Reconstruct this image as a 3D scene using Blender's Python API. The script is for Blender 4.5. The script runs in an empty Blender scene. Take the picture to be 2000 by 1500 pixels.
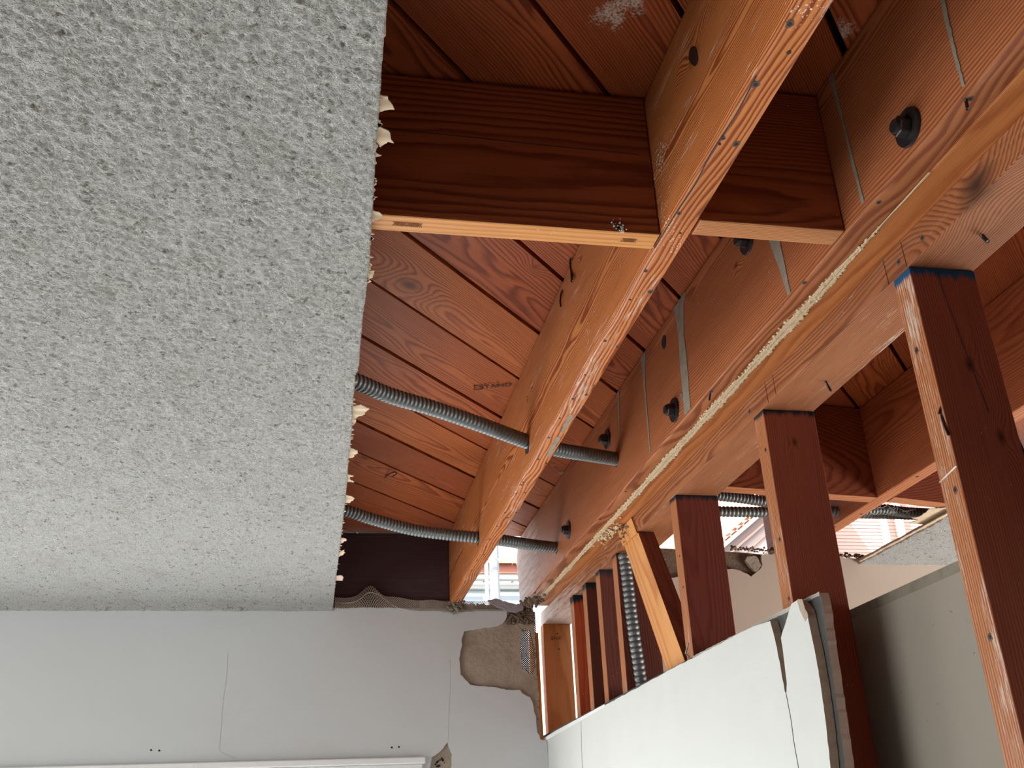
import bpy, bmesh, math, random
import numpy as np
from mathutils import Vector, Matrix, Euler
from mathutils.geometry import tessellate_polygon

SC = bpy.context.scene
COL = SC.collection
CZ = 1.65                      # camera height above the floor; all coordinates below are relative to the camera

# ---------------------------------------------------------------- camera
cam = bpy.data.cameras.new('camera'); cam.sensor_width = 36.0; cam.lens = 36.0*1961.14/2000.0
cam.clip_start = 0.02; cam.clip_end = 200
co = bpy.data.objects.new('camera', cam); COL.objects.link(co)
co.location = (0, 0, CZ); co.rotation_euler = (2.0056, 0.0395, -0.1862)
SC.camera = co
# ---------------------------------------------------------------- sky, sun, window and fill light, exposure
w = bpy.data.worlds.new('sky'); SC.world = w; w.use_nodes = True
nt = w.node_tree; nt.nodes.clear()
sky = nt.nodes.new('ShaderNodeTexSky'); sky.sky_type = 'NISHITA'; sky.sun_disc = False
sky.sun_elevation = math.radians(50); sky.sun_rotation = math.radians(200); sky.dust_density = 3.0; sky.air_density = 1.2
bg = nt.nodes.new('ShaderNodeBackground'); bg.inputs[1].default_value = 0.42
hs = nt.nodes.new('ShaderNodeHueSaturation'); hs.inputs['Saturation'].default_value = 0.45
wo = nt.nodes.new('ShaderNodeOutputWorld')
nt.links.new(sky.outputs[0], hs.inputs['Color']); nt.links.new(hs.outputs[0], bg.inputs[0]); nt.links.new(bg.outputs[0], wo.inputs[0])
sl = bpy.data.lights.new('sun', 'SUN'); sl.energy = 12.0; sl.angle = 0.01; sl.color = (1, 0.95, 0.87)
so = bpy.data.objects.new('sun', sl); COL.objects.link(so)
so.rotation_euler = Vector((-0.58, -0.42, 0.70)).to_track_quat('Z', 'Y').to_euler(); so.location = (0, -3, 8)

def area(name, loc, direc, sx, sy, power, col=(1, 1, 1)):
    l = bpy.data.lights.new(name, 'AREA'); l.shape = 'RECTANGLE'; l.size = sx; l.size_y = sy; l.energy = power; l.color = col
    o = bpy.data.objects.new(name, l); COL.objects.link(o); o.location = (loc[0], loc[1], loc[2]+CZ)
    o.rotation_euler = (-Vector(direc)).to_track_quat('Z', 'Y').to_euler()
    return o
area('daylight_left_window', (-2.68, 0.9, -0.25), (1, 0.05, 0.12), 2.0, 1.35, 51, (1.0, 0.99, 0.96))
area('daylight_far_window', (-0.72, 2.99, -0.38), (0, -1, 0.45), 1.9, 1.15, 37, (0.95, 0.98, 1.0))
area('side_room_fill', (3.2, 1.55, -0.45), (-1, 0.25, 0.6), 1.3, 1.1, 105, (1.0, 0.98, 0.95))  # unseen lamp added to brighten the side room wall and ceiling
SC.view_settings.view_transform = 'Standard'; SC.view_settings.look = 'None'
SC.view_settings.exposure = 0.0; SC.view_settings.gamma = 1.0; SC.view_settings.use_curve_mapping = False
SC.cycles.max_bounces = 8; SC.cycles.diffuse_bounces = 6
SC.cycles.use_denoising = True

# ---------------------------------------------------------------- materials
class NT:
    def __init__(s, name):
        s.m = bpy.data.materials.new(name); s.m.use_nodes = True
        s.t = s.m.node_tree; s.b = s.t.nodes['Principled BSDF']
    def n(s, kind, **kw):
        x = s.t.nodes.new(kind)
        for k, v in kw.items(): setattr(x, k, v)
        return x
    def L(s, a, b): s.t.links.new(a, b)
    def inp(s, sock, v):
        if isinstance(v, bpy.types.NodeSocket): s.L(v, sock)
        else: sock.default_value = v
    def math(s, op, a, b=0.0, c=None, clamp=False):
        x = s.n('ShaderNodeMath', operation=op); x.use_clamp = clamp
        s.inp(x.inputs[0], a); s.inp(x.inputs[1], b)
        if c is not None: s.inp(x.inputs[2], c)
        return x.outputs[0]
    def vmath(s, op, a, b=(0, 0, 0), scale=None):
        x = s.n('ShaderNodeVectorMath', operation=op)
        s.inp(x.inputs[0], a); s.inp(x.inputs[1], b)
        if scale is not None: s.inp(x.inputs[3], scale)
        return x.outputs['Value'] if op in ('LENGTH', 'DISTANCE', 'DOT_PRODUCT') else x.outputs[0]
    def noise(s, vec, scale, detail=2.0, rough=0.5, color=False, dist=0.0):
        x = s.n('ShaderNodeTexNoise'); s.inp(x.inputs['Vector'], vec); x.inputs['Scale'].default_value = scale
        x.inputs['Detail'].default_value = detail; x.inputs['Roughness'].default_value = rough; x.inputs['Distortion'].default_value = dist
        return x.outputs['Color'] if color else x.outputs['Fac']
    def mix(s, f, a, b):
        x = s.n('ShaderNodeMix', data_type='RGBA'); s.inp(x.inputs[0], f); s.inp(x.inputs[6], a); s.inp(x.inputs[7], b)
        return x.outputs[2]
    def ramp(s, v, stops):
        x = s.n('ShaderNodeValToRGB'); e = x.color_ramp.elements
        while len(e) < len(stops): e.new(0.5)
        for k, (p, c) in enumerate(stops):
            e[k].position = p; e[k].color = (c, c, c, 1) if not isinstance(c, tuple) else (*c, 1)
        s.inp(x.inputs[0], v); return x.outputs[0]
    def bump(s, h, strength, dist):
        x = s.n('ShaderNodeBump'); x.inputs['Strength'].default_value = strength; x.inputs['Distance'].default_value = dist
        s.inp(x.inputs['Height'], h); s.L(x.outputs[0], s.b.inputs['Normal'])
        return x
    def objco(s): return s.n('ShaderNodeTexCoord').outputs['Object']

def c4(c): return (c[0], c[1], c[2], 1.0)

RW = random.Random(5)
def wood(name, axis='y', light=(0.56, 0.225, 0.085), dark=(0.27, 0.075, 0.025), ring=0.0030, pith=None, wander=0.028,
         knots=(), specks=0.0, top=None, topcol=(0.015, 0.05, 0.10), topw=0.02, rough=0.45, weather=0.0, contrast=1.0, blotch=0.35, streak=0.0, knotcol=(0.06, 0.018, 0.009), dust=(), wear_glare=None):
    """Solid sawn fir: growth rings around a pith line that runs along `axis`, flowing round the knots."""
    N = NT(name); oc = N.objco()
    sep = N.n('ShaderNodeSeparateXYZ'); N.L(oc, sep.inputs[0])
    X, Y, Z = sep.outputs
    order = {'x': (X, Y, Z), 'y': (Y, X, Z), 'z': (Z, X, Y)}[axis]
    cm = N.n('ShaderNodeCombineXYZ')
    for k in range(3): N.L(order[k], cm.inputs[k])
    P = cm.outputs[0]
    if pith is None:
        a = RW.uniform(0, 6.28); d = RW.uniform(0.05, 0.14); pith = (d*math.cos(a), d*math.sin(a))
    sd = (RW.uniform(-50, 50), RW.uniform(-50, 50), RW.uniform(-50, 50))
    low = N.vmath('MULTIPLY', P, (1.3, 5.0, 5.0)); low = N.vmath('ADD', low, sd)
    nlow = N.noise(low, 1.0, 3.0, 0.45, color=True)
    warp = N.vmath('MULTIPLY', N.vmath('SUBTRACT', nlow, (0.5, 0.5, 0.5)), (0, wander*2, wander*2))
    mid = N.vmath('ADD', N.vmath('MULTIPLY', P, (9.0, 70.0, 70.0)), sd)
    nmid = N.noise(mid, 1.0, 3.0, 0.55)
    Q = N.vmath('ADD', N.vmath('ADD', P, warp), (0, pith[0], pith[1]))
    Q = N.vmath('MULTIPLY', Q, (0, 1, 1))
    r = N.vmath('LENGTH', Q)
    r = N.math('ADD', r, N.math('MULTIPLY', N.math('SUBTRACT', nmid, 0.5), 0.0035))
    kmask = None
    idx = {'x': (0, 1, 2), 'y': (1, 0, 2), 'z': (2, 0, 1)}[axis]
    for kn in knots:
        kp = [kn[0][idx[0]], kn[0][idx[1]], kn[0][idx[2]]]; s_ = kn[1]
        d = N.vmath('LENGTH', N.vmath('MULTIPLY', N.vmath('SUBTRACT', P, tuple(kp)), (0.55, 1.0, 1.0)))
        g = N.math('POWER', 2.718, N.math('MULTIPLY', N.math('POWER', N.math('DIVIDE', d, s_*1.6), 2.0), -1.0))
        r = N.math('ADD', r, N.math('MULTIPLY', g, s_*1.3))
        k2 = N.math('SUBTRACT', 1.0, N.math('DIVIDE', N.math('ADD', d, N.math('MULTIPLY', N.math('SUBTRACT', nmid, 0.5), s_*0.7)), s_*0.75), clamp=True)
        kmask = k2 if kmask is None else N.math('MAXIMUM', kmask, k2)
    rr = N.math('DIVIDE', r, ring)
    # rings of uneven width
    t = N.math('FRACT', rr)
    rid = N.noise(N.vmath('MULTIPLY', Q, (0, 55.0, 55.0)), 1.0, 1.0)
    band = N.ramp(t, [(0.0, 0.25), (0.12, 0.0), (0.45, 0.12), (0.82, 1.0), (0.93, 0.85), (1.0, 0.25)])
    band = N.math('MULTIPLY', band, N.math('MULTIPLY_ADD', rid, 1.3, 0.3, clamp=True))
    band = N.math('MULTIPLY', band, contrast, clamp=True)
    fib = N.noise(N.vmath('ADD', N.vmath('MULTIPLY', P, (14.0, 520.0, 520.0)), sd), 1.0, 2.0, 0.6)
    col = N.mix(band, c4(light), c4(dark))
    col = N.mix(N.math('MULTIPLY', N.math('SUBTRACT', fib, 0.45, clamp=True), 0.9), col, c4(tuple(x*0.55 for x in dark)))
    bl = N.noise(N.vmath('ADD', N.vmath('MULTIPLY', P, (3.0, 9.0, 9.0)), sd), 1.0, 4.0, 0.6)
    col = N.mix(N.math('MULTIPLY', N.math('SUBTRACT', bl, 0.42, clamp=True), blotch*5, clamp=True), col, N.mix(0.5, col, c4(dark)))
    if weather > 0:
        wn = N.noise(N.vmath('ADD', N.vmath('MULTIPLY', P, (5.0, 60.0, 60.0)), sd), 1.0, 5.0, 0.65)
        col = N.mix(N.math('MULTIPLY', N.math('SUBTRACT', wn, 0.5, clamp=True), 5*weather, clamp=True), col, (0.42, 0.33, 0.24, 1))
    if kmask is not None:
        col = N.mix(N.math('MULTIPLY', kmask, 1.1, clamp=True), col, (*knotcol, 1))
    if streak > 0:      # rubbed plaster and paint left along the grain
        sn = N.noise(N.vmath('ADD', N.vmath('MULTIPLY', P, (22.0, 420.0, 420.0)), sd), 1.0, 5.0, 0.72)
        sm = N.noise(N.vmath('ADD', N.vmath('MULTIPLY', P, (3.0, 30.0, 30.0)), sd), 1.0, 4.0, 0.65)
        f = N.math('MULTIPLY', N.math('SUBTRACT', N.math('MULTIPLY', sn, sm), 0.345 - 0.028*streak, clamp=True), 14.0, clamp=True)
        col = N.mix(N.math('MULTIPLY', f, 0.75), col, (0.62, 0.58, 0.52, 1))
    for dp, dr in dust:
        dpp = (dp[idx[0]], dp[idx[1]], dp[idx[2]])
        dd = N.vmath('LENGTH', N.vmath('SUBTRACT', P, dpp))
        g = N.math('POWER', 2.718, N.math('MULTIPLY', N.math('POWER', N.math('DIVIDE', dd, dr), 2.0), -1.0))
        dn = N.noise(N.vmath('ADD', oc, sd), 330.0, 4.0, 0.7); dm = N.noise(N.vmath('ADD', oc, sd), 40.0, 3.0, 0.6)
        f = N.math('MULTIPLY', N.math('SUBTRACT', N.math('MULTIPLY', g, N.math('MULTIPLY', dn, dm)), 0.20, clamp=True), 9.0, clamp=True)
        col = N.mix(N.math('MULTIPLY', f, 0.85), col, (0.62, 0.56, 0.50, 1))
    if wear_glare:  # worn pale paint; on the beam end the colour also carries outside glare
        wpp = (wear_glare[0][idx[0]], wear_glare[0][idx[1]], wear_glare[0][idx[2]])
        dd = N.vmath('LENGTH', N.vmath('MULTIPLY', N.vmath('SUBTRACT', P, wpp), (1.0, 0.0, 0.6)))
        g = N.math('SUBTRACT', 1.0, N.math('DIVIDE', dd, wear_glare[1]), clamp=True)
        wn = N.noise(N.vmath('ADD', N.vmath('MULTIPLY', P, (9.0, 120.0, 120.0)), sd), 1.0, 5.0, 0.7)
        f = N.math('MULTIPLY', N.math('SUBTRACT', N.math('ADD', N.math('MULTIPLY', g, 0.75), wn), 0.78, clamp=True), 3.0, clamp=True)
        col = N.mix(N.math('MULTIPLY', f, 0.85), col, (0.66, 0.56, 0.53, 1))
    if specks > 0:
        sp = N.noise(N.vmath('ADD', N.vmath('MULTIPLY', P, (0.7, 1.0, 1.0)), sd), 420.0, 2.0, 0.6)
        sm = N.noise(N.vmath('ADD', oc, sd), 5.0, 5.0, 0.7)
        f = N.math('MULTIPLY', N.math('SUBTRACT', N.math('MULTIPLY', sp, sm), 0.435 - 0.035*specks, clamp=True), 30.0, clamp=True)
        col = N.mix(f, col, (0.75, 0.72, 0.68, 1))
    if top is not None:
        e = N.noise(N.vmath('ADD', N.vmath('MULTIPLY', P, (25.0, 160.0, 160.0)), sd), 1.0, 3.0, 0.7)
        f = N.math('ADD', N.math('DIVIDE', N.math('SUBTRACT', order[0], top), topw), N.math('MULTIPLY', N.math('SUBTRACT', e, 0.35), 2.2))
        col = N.mix(N.math('MULTIPLY', f, 1.4, clamp=True), col, c4(topcol))
    N.L(col, N.b.inputs['Base Color'])
    N.b.inputs['Specular IOR Level'].default_value = 0.2
    N.inp(N.b.inputs['Roughness'], N.math('MULTIPLY_ADD', fib, 0.25, rough-0.1))
    h = N.math('ADD', N.math('MULTIPLY', band, -0.6), N.math('MULTIPLY', fib, 0.7))
    N.bump(h, 0.55, 0.0006)
    return N.m

def plaster(name, col, col2=None, scale=6.0, bump=0.3, bscale=60.0, bdist=0.002, rough=0.8, amt=0.5, spots=None):
    N = NT(name); oc = N.objco()
    c = c4(col)
    if col2: c = N.mix(N.math('MULTIPLY', N.math('SUBTRACT', N.noise(oc, scale, 4, 0.6), 0.45, clamp=True), 4*amt, clamp=True), c4(col), c4(col2))
    if spots:
        f = N.math('MULTIPLY', N.math('SUBTRACT', N.noise(oc, spots[1], 3, 0.6), spots[2], clamp=True), 12.0, clamp=True)
        c = N.mix(f, c, c4(spots[0]))
    N.inp(N.b.inputs['Base Color'], c)
    N.b.inputs['Roughness'].default_value = rough; N.b.inputs['Specular IOR Level'].default_value = 0.25
    N.bump(N.noise(oc, bscale, 5, 0.6), bump, bdist)
    return N.m

def flat(name, col, rough=0.6, metal=0.0, spec=0.4, bump=None):
    N = NT(name); N.b.inputs['Base Color'].default_value = c4(col); N.b.inputs['Roughness'].default_value = rough
    N.b.inputs['Metallic'].default_value = metal; N.b.inputs['Specular IOR Level'].default_value = spec
    if bump: N.bump(N.noise(N.objco(), bump[0], 3, 0.6), bump[1], bump[2])
    return N.m

def popcorn_mat():
    N = NT('sprayed_ceiling'); oc = N.objco()
    v = N.n('ShaderNodeTexVoronoi', feature='F1'); v.inputs['Scale'].default_value = 210.0
    warp = N.vmath('ADD', oc, N.vmath('MULTIPLY', N.noise(oc, 90.0, 3, 0.6, color=True), (0.008, 0.008, 0.008)))
    N.L(warp, v.inputs['Vector'])
    ed = N.n('ShaderNodeTexVoronoi', feature='DISTANCE_TO_EDGE'); ed.inputs['Scale'].default_value = 170.0
    N.L(warp, ed.inputs['Vector'])
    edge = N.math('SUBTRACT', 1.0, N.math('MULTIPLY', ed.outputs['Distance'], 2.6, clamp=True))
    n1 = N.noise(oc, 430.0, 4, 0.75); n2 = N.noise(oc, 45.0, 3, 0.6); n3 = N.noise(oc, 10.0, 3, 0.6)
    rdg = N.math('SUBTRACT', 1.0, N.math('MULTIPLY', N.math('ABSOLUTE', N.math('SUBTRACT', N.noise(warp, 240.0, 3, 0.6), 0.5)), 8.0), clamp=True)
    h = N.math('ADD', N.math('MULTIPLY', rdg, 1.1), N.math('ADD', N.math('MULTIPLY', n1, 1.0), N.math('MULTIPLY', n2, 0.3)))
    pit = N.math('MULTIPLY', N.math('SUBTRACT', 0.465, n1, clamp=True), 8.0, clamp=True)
    col = N.mix(pit, (0.92, 0.92, 0.89, 1), (0.36, 0.34, 0.29, 1))  # relief shading put into the colour: dusty pits darkened, ridge crests whitened
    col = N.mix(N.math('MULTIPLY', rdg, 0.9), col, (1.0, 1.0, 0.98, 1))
    sp = N.math('MULTIPLY', N.math('SUBTRACT', N.math('MULTIPLY', N.noise(oc, 150.0, 3, 0.6), n2), 0.315, clamp=True), 14.0, clamp=True)
    col = N.mix(N.math('MULTIPLY', sp, 0.8), col, (0.33, 0.29, 0.22, 1))
    col = N.mix(N.math('MULTIPLY', N.math('SUBTRACT', n3, 0.5, clamp=True), 1.2), col, (0.62, 0.58, 0.50, 1))
    N.L(col, N.b.inputs['Base Color']); N.b.inputs['Roughness'].default_value = 0.9; N.b.inputs['Specular IOR Level'].default_value = 0.1
    N.bump(h, 1.0, 0.0075)
    return N.m

M = {}
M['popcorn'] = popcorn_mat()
M['gypsum'] = plaster('gypsum_core', (0.42, 0.34, 0.265), (0.32, 0.25, 0.185), 60, 0.6, 300, 0.001, spots=((0.2, 0.13, 0.08), 300.0, 0.66))
M['paper'] = plaster('torn_paper', (0.62, 0.50, 0.36), (0.45, 0.34, 0.23), 40, 0.3, 200, 0.001)
M['paper_pink'] = plaster('torn_paper_pale', (0.66, 0.50, 0.43), (0.55, 0.40, 0.33), 40, 0.3, 200, 0.001)
M['wallpaint'] = plaster('wall_paint', (0.59, 0.615, 0.635), (0.55, 0.55, 0.545), 2.5, 0.25, 25, 0.003, rough=0.6, amt=0.4)
M['browncoat'] = plaster('brown_coat', (0.40, 0.335, 0.27), (0.27, 0.215, 0.16), 18, 0.9, 90, 0.004, amt=0.7)
M['white_board'] = plaster('white_painted_board', (0.60, 0.625, 0.61), (0.55, 0.57, 0.555), 5, 0.25, 120, 0.001, rough=0.55)
M['grey_paper'] = plaster('grey_board_paper', (0.30, 0.275, 0.235), (0.22, 0.20, 0.17), 3, 0.2, 80, 0.001, spots=((0.12, 0.10, 0.08), 60.0, 0.72))
M['shaded_paper'] = plaster('shaded_board_paper', (0.10, 0.105, 0.10), (0.07, 0.07, 0.07), 9, 0.2, 100, 0.001)  # grey paper of the inner board, its shadow put into the colour
M['beige'] = plaster('beige_wall_paint', (0.58, 0.475, 0.395), (0.52, 0.41, 0.35), 3, 0.3, 20, 0.003, amt=0.5)
M['trim'] = plaster('white_gloss_trim', (0.80, 0.81, 0.82), (0.7, 0.7, 0.7), 12, 0.15, 80, 0.001, rough=0.35)
M['floor'] = plaster('bare_floor', (0.64, 0.62, 0.58), (0.54, 0.51, 0.47), 2, 0.3, 30, 0.002)
M['black'] = flat('nail_black', (0.012, 0.010, 0.012), 0.7)
M['halo'] = flat('nail_stain', (0.09, 0.055, 0.045), 0.6)
M['iron'] = flat('dark_iron', (0.045, 0.040, 0.042), 0.38, 0.7, 0.5, (180, 0.4, 0.0006))
M['conduit'] = flat('galvanised_flex', (0.15, 0.165, 0.17), 0.44, 0.5, 0.5, (160, 0.2, 0.0004))
M['conduit_dark'] = flat('dark_galvanised_flex', (0.16, 0.175, 0.18), 0.45, 0.5, 0.5, (160, 0.2, 0.0004))
M['grout'] = plaster('grey_grout', (0.24, 0.22, 0.175), (0.13, 0.12, 0.095), 45, 0.6, 250, 0.001)
M['grout_pale'] = flat('pale_edge_paper', (0.42, 0.40, 0.36), 0.8)
M['dark_backing'] = plaster('dark_backing', (0.10, 0.075, 0.055), (0.05, 0.035, 0.025), 60, 1.0, 160, 0.004)
M['knot'] = flat('dark_knot', (0.022, 0.010, 0.008), 0.5)
M['cream'] = plaster('cream_plaster', (0.74, 0.60, 0.40), (0.50, 0.38, 0.23), 70, 1.0, 350, 0.002)
M['light_block'] = flat('roof_light_block', (0.010, 0.009, 0.009), 0.95)
M['lath'] = flat('lath_wire', (0.40, 0.35, 0.30), 0.5, 0.4)
M['lathr'] = flat('rusty_lath_wire', (0.16, 0.08, 0.035), 0.7, 0.1)
M['dirt'] = plaster('dirt_crust', (0.22, 0.16, 0.115), (0.12, 0.08, 0.05), 60, 1.0, 160, 0.005)
M['ink'] = flat('stamp_ink', (0.045, 0.015, 0.010), 0.7)
M['chalk'] = flat('chalk_white', (0.75, 0.72, 0.68), 0.8)
M['stucco'] = plaster('neighbour_stucco', (0.62, 0.56, 0.54), (0.57, 0.50, 0.48), 3, 0.3, 30, 0.01)
M['bluewhite'] = flat('pale_blue_boards', (0.62, 0.72, 0.74), 0.6)
M['glass_pale'] = flat('window_glass', (0.35, 0.42, 0.48), 0.1)
M['tile'] = plaster('clay_tile', (0.72, 0.38, 0.26), (0.76, 0.50, 0.38), 8, 0.4, 40, 0.01)
M['fascia'] = flat('red_fascia', (0.45, 0.17, 0.12), 0.6)
M['pipe'] = flat('weathered_pipe', (0.42, 0.48, 0.50), 0.6)
M['siding'] = flat('pink_siding', (0.60, 0.42, 0.37), 0.7)
M['ground'] = plaster('bare_ground', (0.45, 0.40, 0.34), (0.35, 0.31, 0.26), 1, 0.3, 10, 0.01)

# ---------------------------------------------------------------- object helpers
ORG = {}
def tag(o, label=None, cat=None, group=None, kind=None):
    if label: o['label'] = label
    if cat: o['category'] = cat
    if group: o['group'] = group
    if kind: o['kind'] = kind
    return o

def link(name, me, org, mats, parent=None, rot=None):
    """me holds camera-relative coordinates; org is the object's origin there, rot its rotation."""
    R = (rot or Matrix.Identity(3)).to_4x4()
    T = Matrix.Translation(Vector(org)) @ R
    me.transform(T.inverted())
    o = bpy.data.objects.new(name, me)
    for m in (mats if isinstance(mats, (list, tuple)) else [mats]): me.materials.append(m)
    COL.objects.link(o)
    if parent is not None:
        o.parent = parent; o.matrix_local = ORG[parent.name].inverted() @ T
    else:
        o.matrix_local = Matrix.Translation((0, 0, CZ)) @ T
    ORG[o.name] = T
    return o

def share(src, parent, org, rot=None, name=None):
    """another object on the mesh of src, at org."""
    o = bpy.data.objects.new(name or src.name.split('.')[0], src.data)
    COL.objects.link(o); T = Matrix.Translation(Vector(org)) @ (rot or Matrix.Identity(3)).to_4x4()
    o.parent = parent; o.matrix_local = ORG[parent.name].inverted() @ T; ORG[o.name] = T
    return o

def empty(name, org):
    o = bpy.data.objects.new(name, None); COL.objects.link(o); o.empty_display_size = 0.05
    T = Matrix.Translation(Vector(org)); o.matrix_local = Matrix.Translation((0, 0, CZ)) @ T; ORG[o.name] = T
    return o

def bm_done(bm, smooth=False):
    bmesh.ops.recalc_face_normals(bm, faces=bm.faces)
    me = bpy.data.meshes.new('m'); bm.to_mesh(me); bm.free()
    if smooth:
        for p in me.polygons: p.use_smooth = True
    return me

def box_bm(bm, x0, x1, y0, y1, z0, z1, bev=0.0, R=None, c=None, seg=2):
    g = bmesh.ops.create_cube(bm, size=1.0)['verts']
    S = Matrix.Translation(((x0+x1)/2, (y0+y1)/2, (z0+z1)/2)) @ Matrix.Diagonal((x1-x0, y1-y0, z1-z0, 1))
    bmesh.ops.transform(bm, matrix=S, verts=g)
    if bev > 0:
        ed = list({e for v in g for e in v.link_edges})
        r = bmesh.ops.bevel(bm, geom=ed, offset=bev, segments=seg, affect='EDGES', profile=0.5)
    return g

def prism(poly, fn, d0, d1, holes=()):
    """closed slab from a 2D outline (and holes); fn(u, v, d) -> point."""
    loops = [list(poly)] + [list(h) for h in holes]
    tris = tessellate_polygon([[Vector((p[0], p[1], 0)) for p in l] for l in loops])
    allp = [p for l in loops for p in l]; n = len(allp)
    vs = [fn(p[0], p[1], d0) for p in allp] + [fn(p[0], p[1], d1) for p in allp]
    fs = [tuple(t) for t in tris] + [tuple(i+n for i in reversed(t)) for t in tris]
    k = 0; sides = []
    for l in loops:
        m = len(l)
        for i in range(m): sides.append((k+i, k+(i+1) % m, k+(i+1) % m+n, k+i+n))
        k += m
    me = bpy.data.meshes.new('m'); me.from_pydata([tuple(v) for v in vs], [], fs+sides); me.validate()
    bm = bmesh.new(); bm.from_mesh(me); bmesh.ops.recalc_face_normals(bm, faces=bm.faces)
    bm.to_mesh(me); bm.free()
    return me, len(fs)

def rag(poly, step=0.008, amp=0.002, seed=1, closed=True):
    """roughen a 2D outline."""
    r = random.Random(seed); out = []
    n = len(poly)
    for i in range(n if closed else n-1):
        a, b = poly[i], poly[(i+1) % n]; L = math.hypot(b[0]-a[0], b[1]-a[1]); k = max(1, int(L/step))
        for j in range(k):
            t = j/k; e = amp if (j or i) else 0
            out.append((a[0]+(b[0]-a[0])*t+r.uniform(-e, e), a[1]+(b[1]-a[1])*t+r.uniform(-e, e)))
    if not closed: out.append(poly[-1])
    return out

def timber(name, x0, x1, y0, y1, z0, z1, m, label, cat, group=None, bev=0.0025, kind=None, rot=None, parent=None, edge=None):
    bm = bmesh.new(); box_bm(bm, x0, x1, y0, y1, z0, z1, bev)
    me = bm_done(bm)
    if edge:      # (axis, material): the two narrow sawn edges have their own, paler wood
        m = [m, edge[1]]
        for p in me.polygons: p.material_index = 1 if abs(p.normal[edge[0]]) > 0.75 else 0
    c = Vector(((x0+x1)/2, (y0+y1)/2, (z0+z1)/2))
    if rot is not None:
        me.transform(Matrix.Translation(c) @ rot.to_4x4() @ Matrix.Translation(-c))
    o = link(name, me, c, m, parent, rot)
    if cat: tag(o, label, cat, group, kind)
    return o

def sweep(pts, r0, amp=0.0, pitch=0.0085, per=8, ring=18, caps=True):
    """tube along points; amp > 0 gives the ridges of flexible conduit."""
    P = [Vector(p) for p in pts]; out = []
    for i in range(len(P)-1):
        a = P[max(i-1, 0)]; b = P[i]; c = P[i+1]; d = P[min(i+2, len(P)-1)]
        n = 24
        for j in range(n):
            t = j/n
            out.append(0.5*((2*b)+(-a+c)*t+(2*a-5*b+4*c-d)*t*t+(-a+3*b-3*c+d)*t*t*t))
    out.append(P[-1])
    cum = [0]
    for i in range(1, len(out)): cum.append(cum[-1]+(out[i]-out[i-1]).length)
    total = cum[-1]; step = pitch/per if amp else max(0.01, total/60)
    ns = max(2, int(total/step)); vs = []; fs = []; k = 0
    up = Vector((0, 0, 1))
    if abs((P[-1]-P[0]).normalized().z) > 0.8: up = Vector((1, 0, 0))
    for s in range(ns+1):
        d = total*s/ns
        while k < len(cum)-2 and cum[k+1] < d: k += 1
        t = (d-cum[k])/max(1e-9, cum[k+1]-cum[k]); p = out[k].lerp(out[k+1], t); tg = (out[k+1]-out[k]).normalized()
        u = tg.cross(up).normalized(); v = tg.cross(u)
        ph = (d/pitch) % 1.0
        r = r0+amp*(abs(math.sin(math.pi*ph))**0.7-0.5)*2 if amp else r0
        for q in range(ring):
            a = 2*math.pi*q/ring; vs.append(p+u*(r*math.cos(a))+v*(r*math.sin(a)))
    for s in range(ns):
        for q in range(ring):
            a = s*ring+q; b = s*ring+(q+1) % ring; fs.append((a, b, b+ring, a+ring))
    if caps: fs += [tuple(range(ring)), tuple(range(ns*ring, (ns+1)*ring))[::-1]]
    me = bpy.data.meshes.new('m'); me.from_pydata([tuple(v) for v in vs], [], fs)
    for p in me.polygons: p.use_smooth = True
    return me

def text_mesh(s, size, depth=0.0004):
    cu = bpy.data.curves.new('t', 'FONT'); cu.body = s; cu.size = size; cu.extrude = depth/2; cu.align_x = 'CENTER'; cu.align_y = 'CENTER'
    o = bpy.data.objects.new('t', cu); COL.objects.link(o)
    dg = bpy.context.evaluated_depsgraph_get(); me = bpy.data.meshes.new_from_object(o.evaluated_get(dg))
    bpy.data.objects.remove(o); me.materials.clear()
    return me

def put_text(s, size, at, xdir, ndir, mat, parent, name='grade_stamp'):
    me = text_mesh(s, size); x = Vector(xdir).normalized(); n = Vector(ndir).normalized(); y = n.cross(x)
    Rm = Matrix((x, y, n)).transposed()
    me.transform(Matrix.Translation(Vector(at)) @ Rm.to_4x4())
    return link(name, me, at, mat, parent)

# disc used for nail holes (one mesh each direction, shared)
def disc_mesh(r, axis, t=0.0006, seg=10, rag_=0.0):
    bm = bmesh.new(); rr = random.Random(3)
    g = bmesh.ops.create_cone(bm, cap_ends=True, segments=seg, radius1=r, radius2=r*0.8, depth=t)['verts']
    for v in g: v.co.x *= 1+rr.uniform(-rag_, rag_); v.co.y *= 1+rr.uniform(-rag_, rag_)
    q = Vector((0, 0, 1)).rotation_difference(Vector(axis)).to_matrix().to_4x4()
    bmesh.ops.transform(bm, matrix=q, verts=bm.verts)
    return bm_done(bm)
DISC = {}
def hole(parent, at, axis, r=0.0022, halo=True, name='nail_hole'):
    key = (tuple(axis), round(r, 4))
    if key not in DISC:
        DISC[key] = (disc_mesh(r*1.9, axis, 0.0003, 12, 0.25), disc_mesh(r, axis, 0.0010, 10, 0.3))
        DISC[key][0].materials.append(M['halo']); DISC[key][1].materials.append(M['black'])
    p = parent
    for i, me in enumerate(DISC[key]):
        if i == 0 and not halo: continue
        o = bpy.data.objects.new('nail_stain' if i == 0 else name, me); COL.objects.link(o)
        T = Matrix.Translation(Vector(at)); o.parent = p; o.matrix_local = ORG[p.name].inverted() @ T; ORG[o.name] = T

def lump(bm, c, r, rnd, flat_=1.0):
    g = bmesh.ops.create_icosphere(bm, subdivisions=1, radius=r)['verts']
    for v in g: v.co *= 1+rnd.uniform(-0.3, 0.3); v.co.z *= flat_
    bmesh.ops.translate(bm, vec=c, verts=g)

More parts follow.
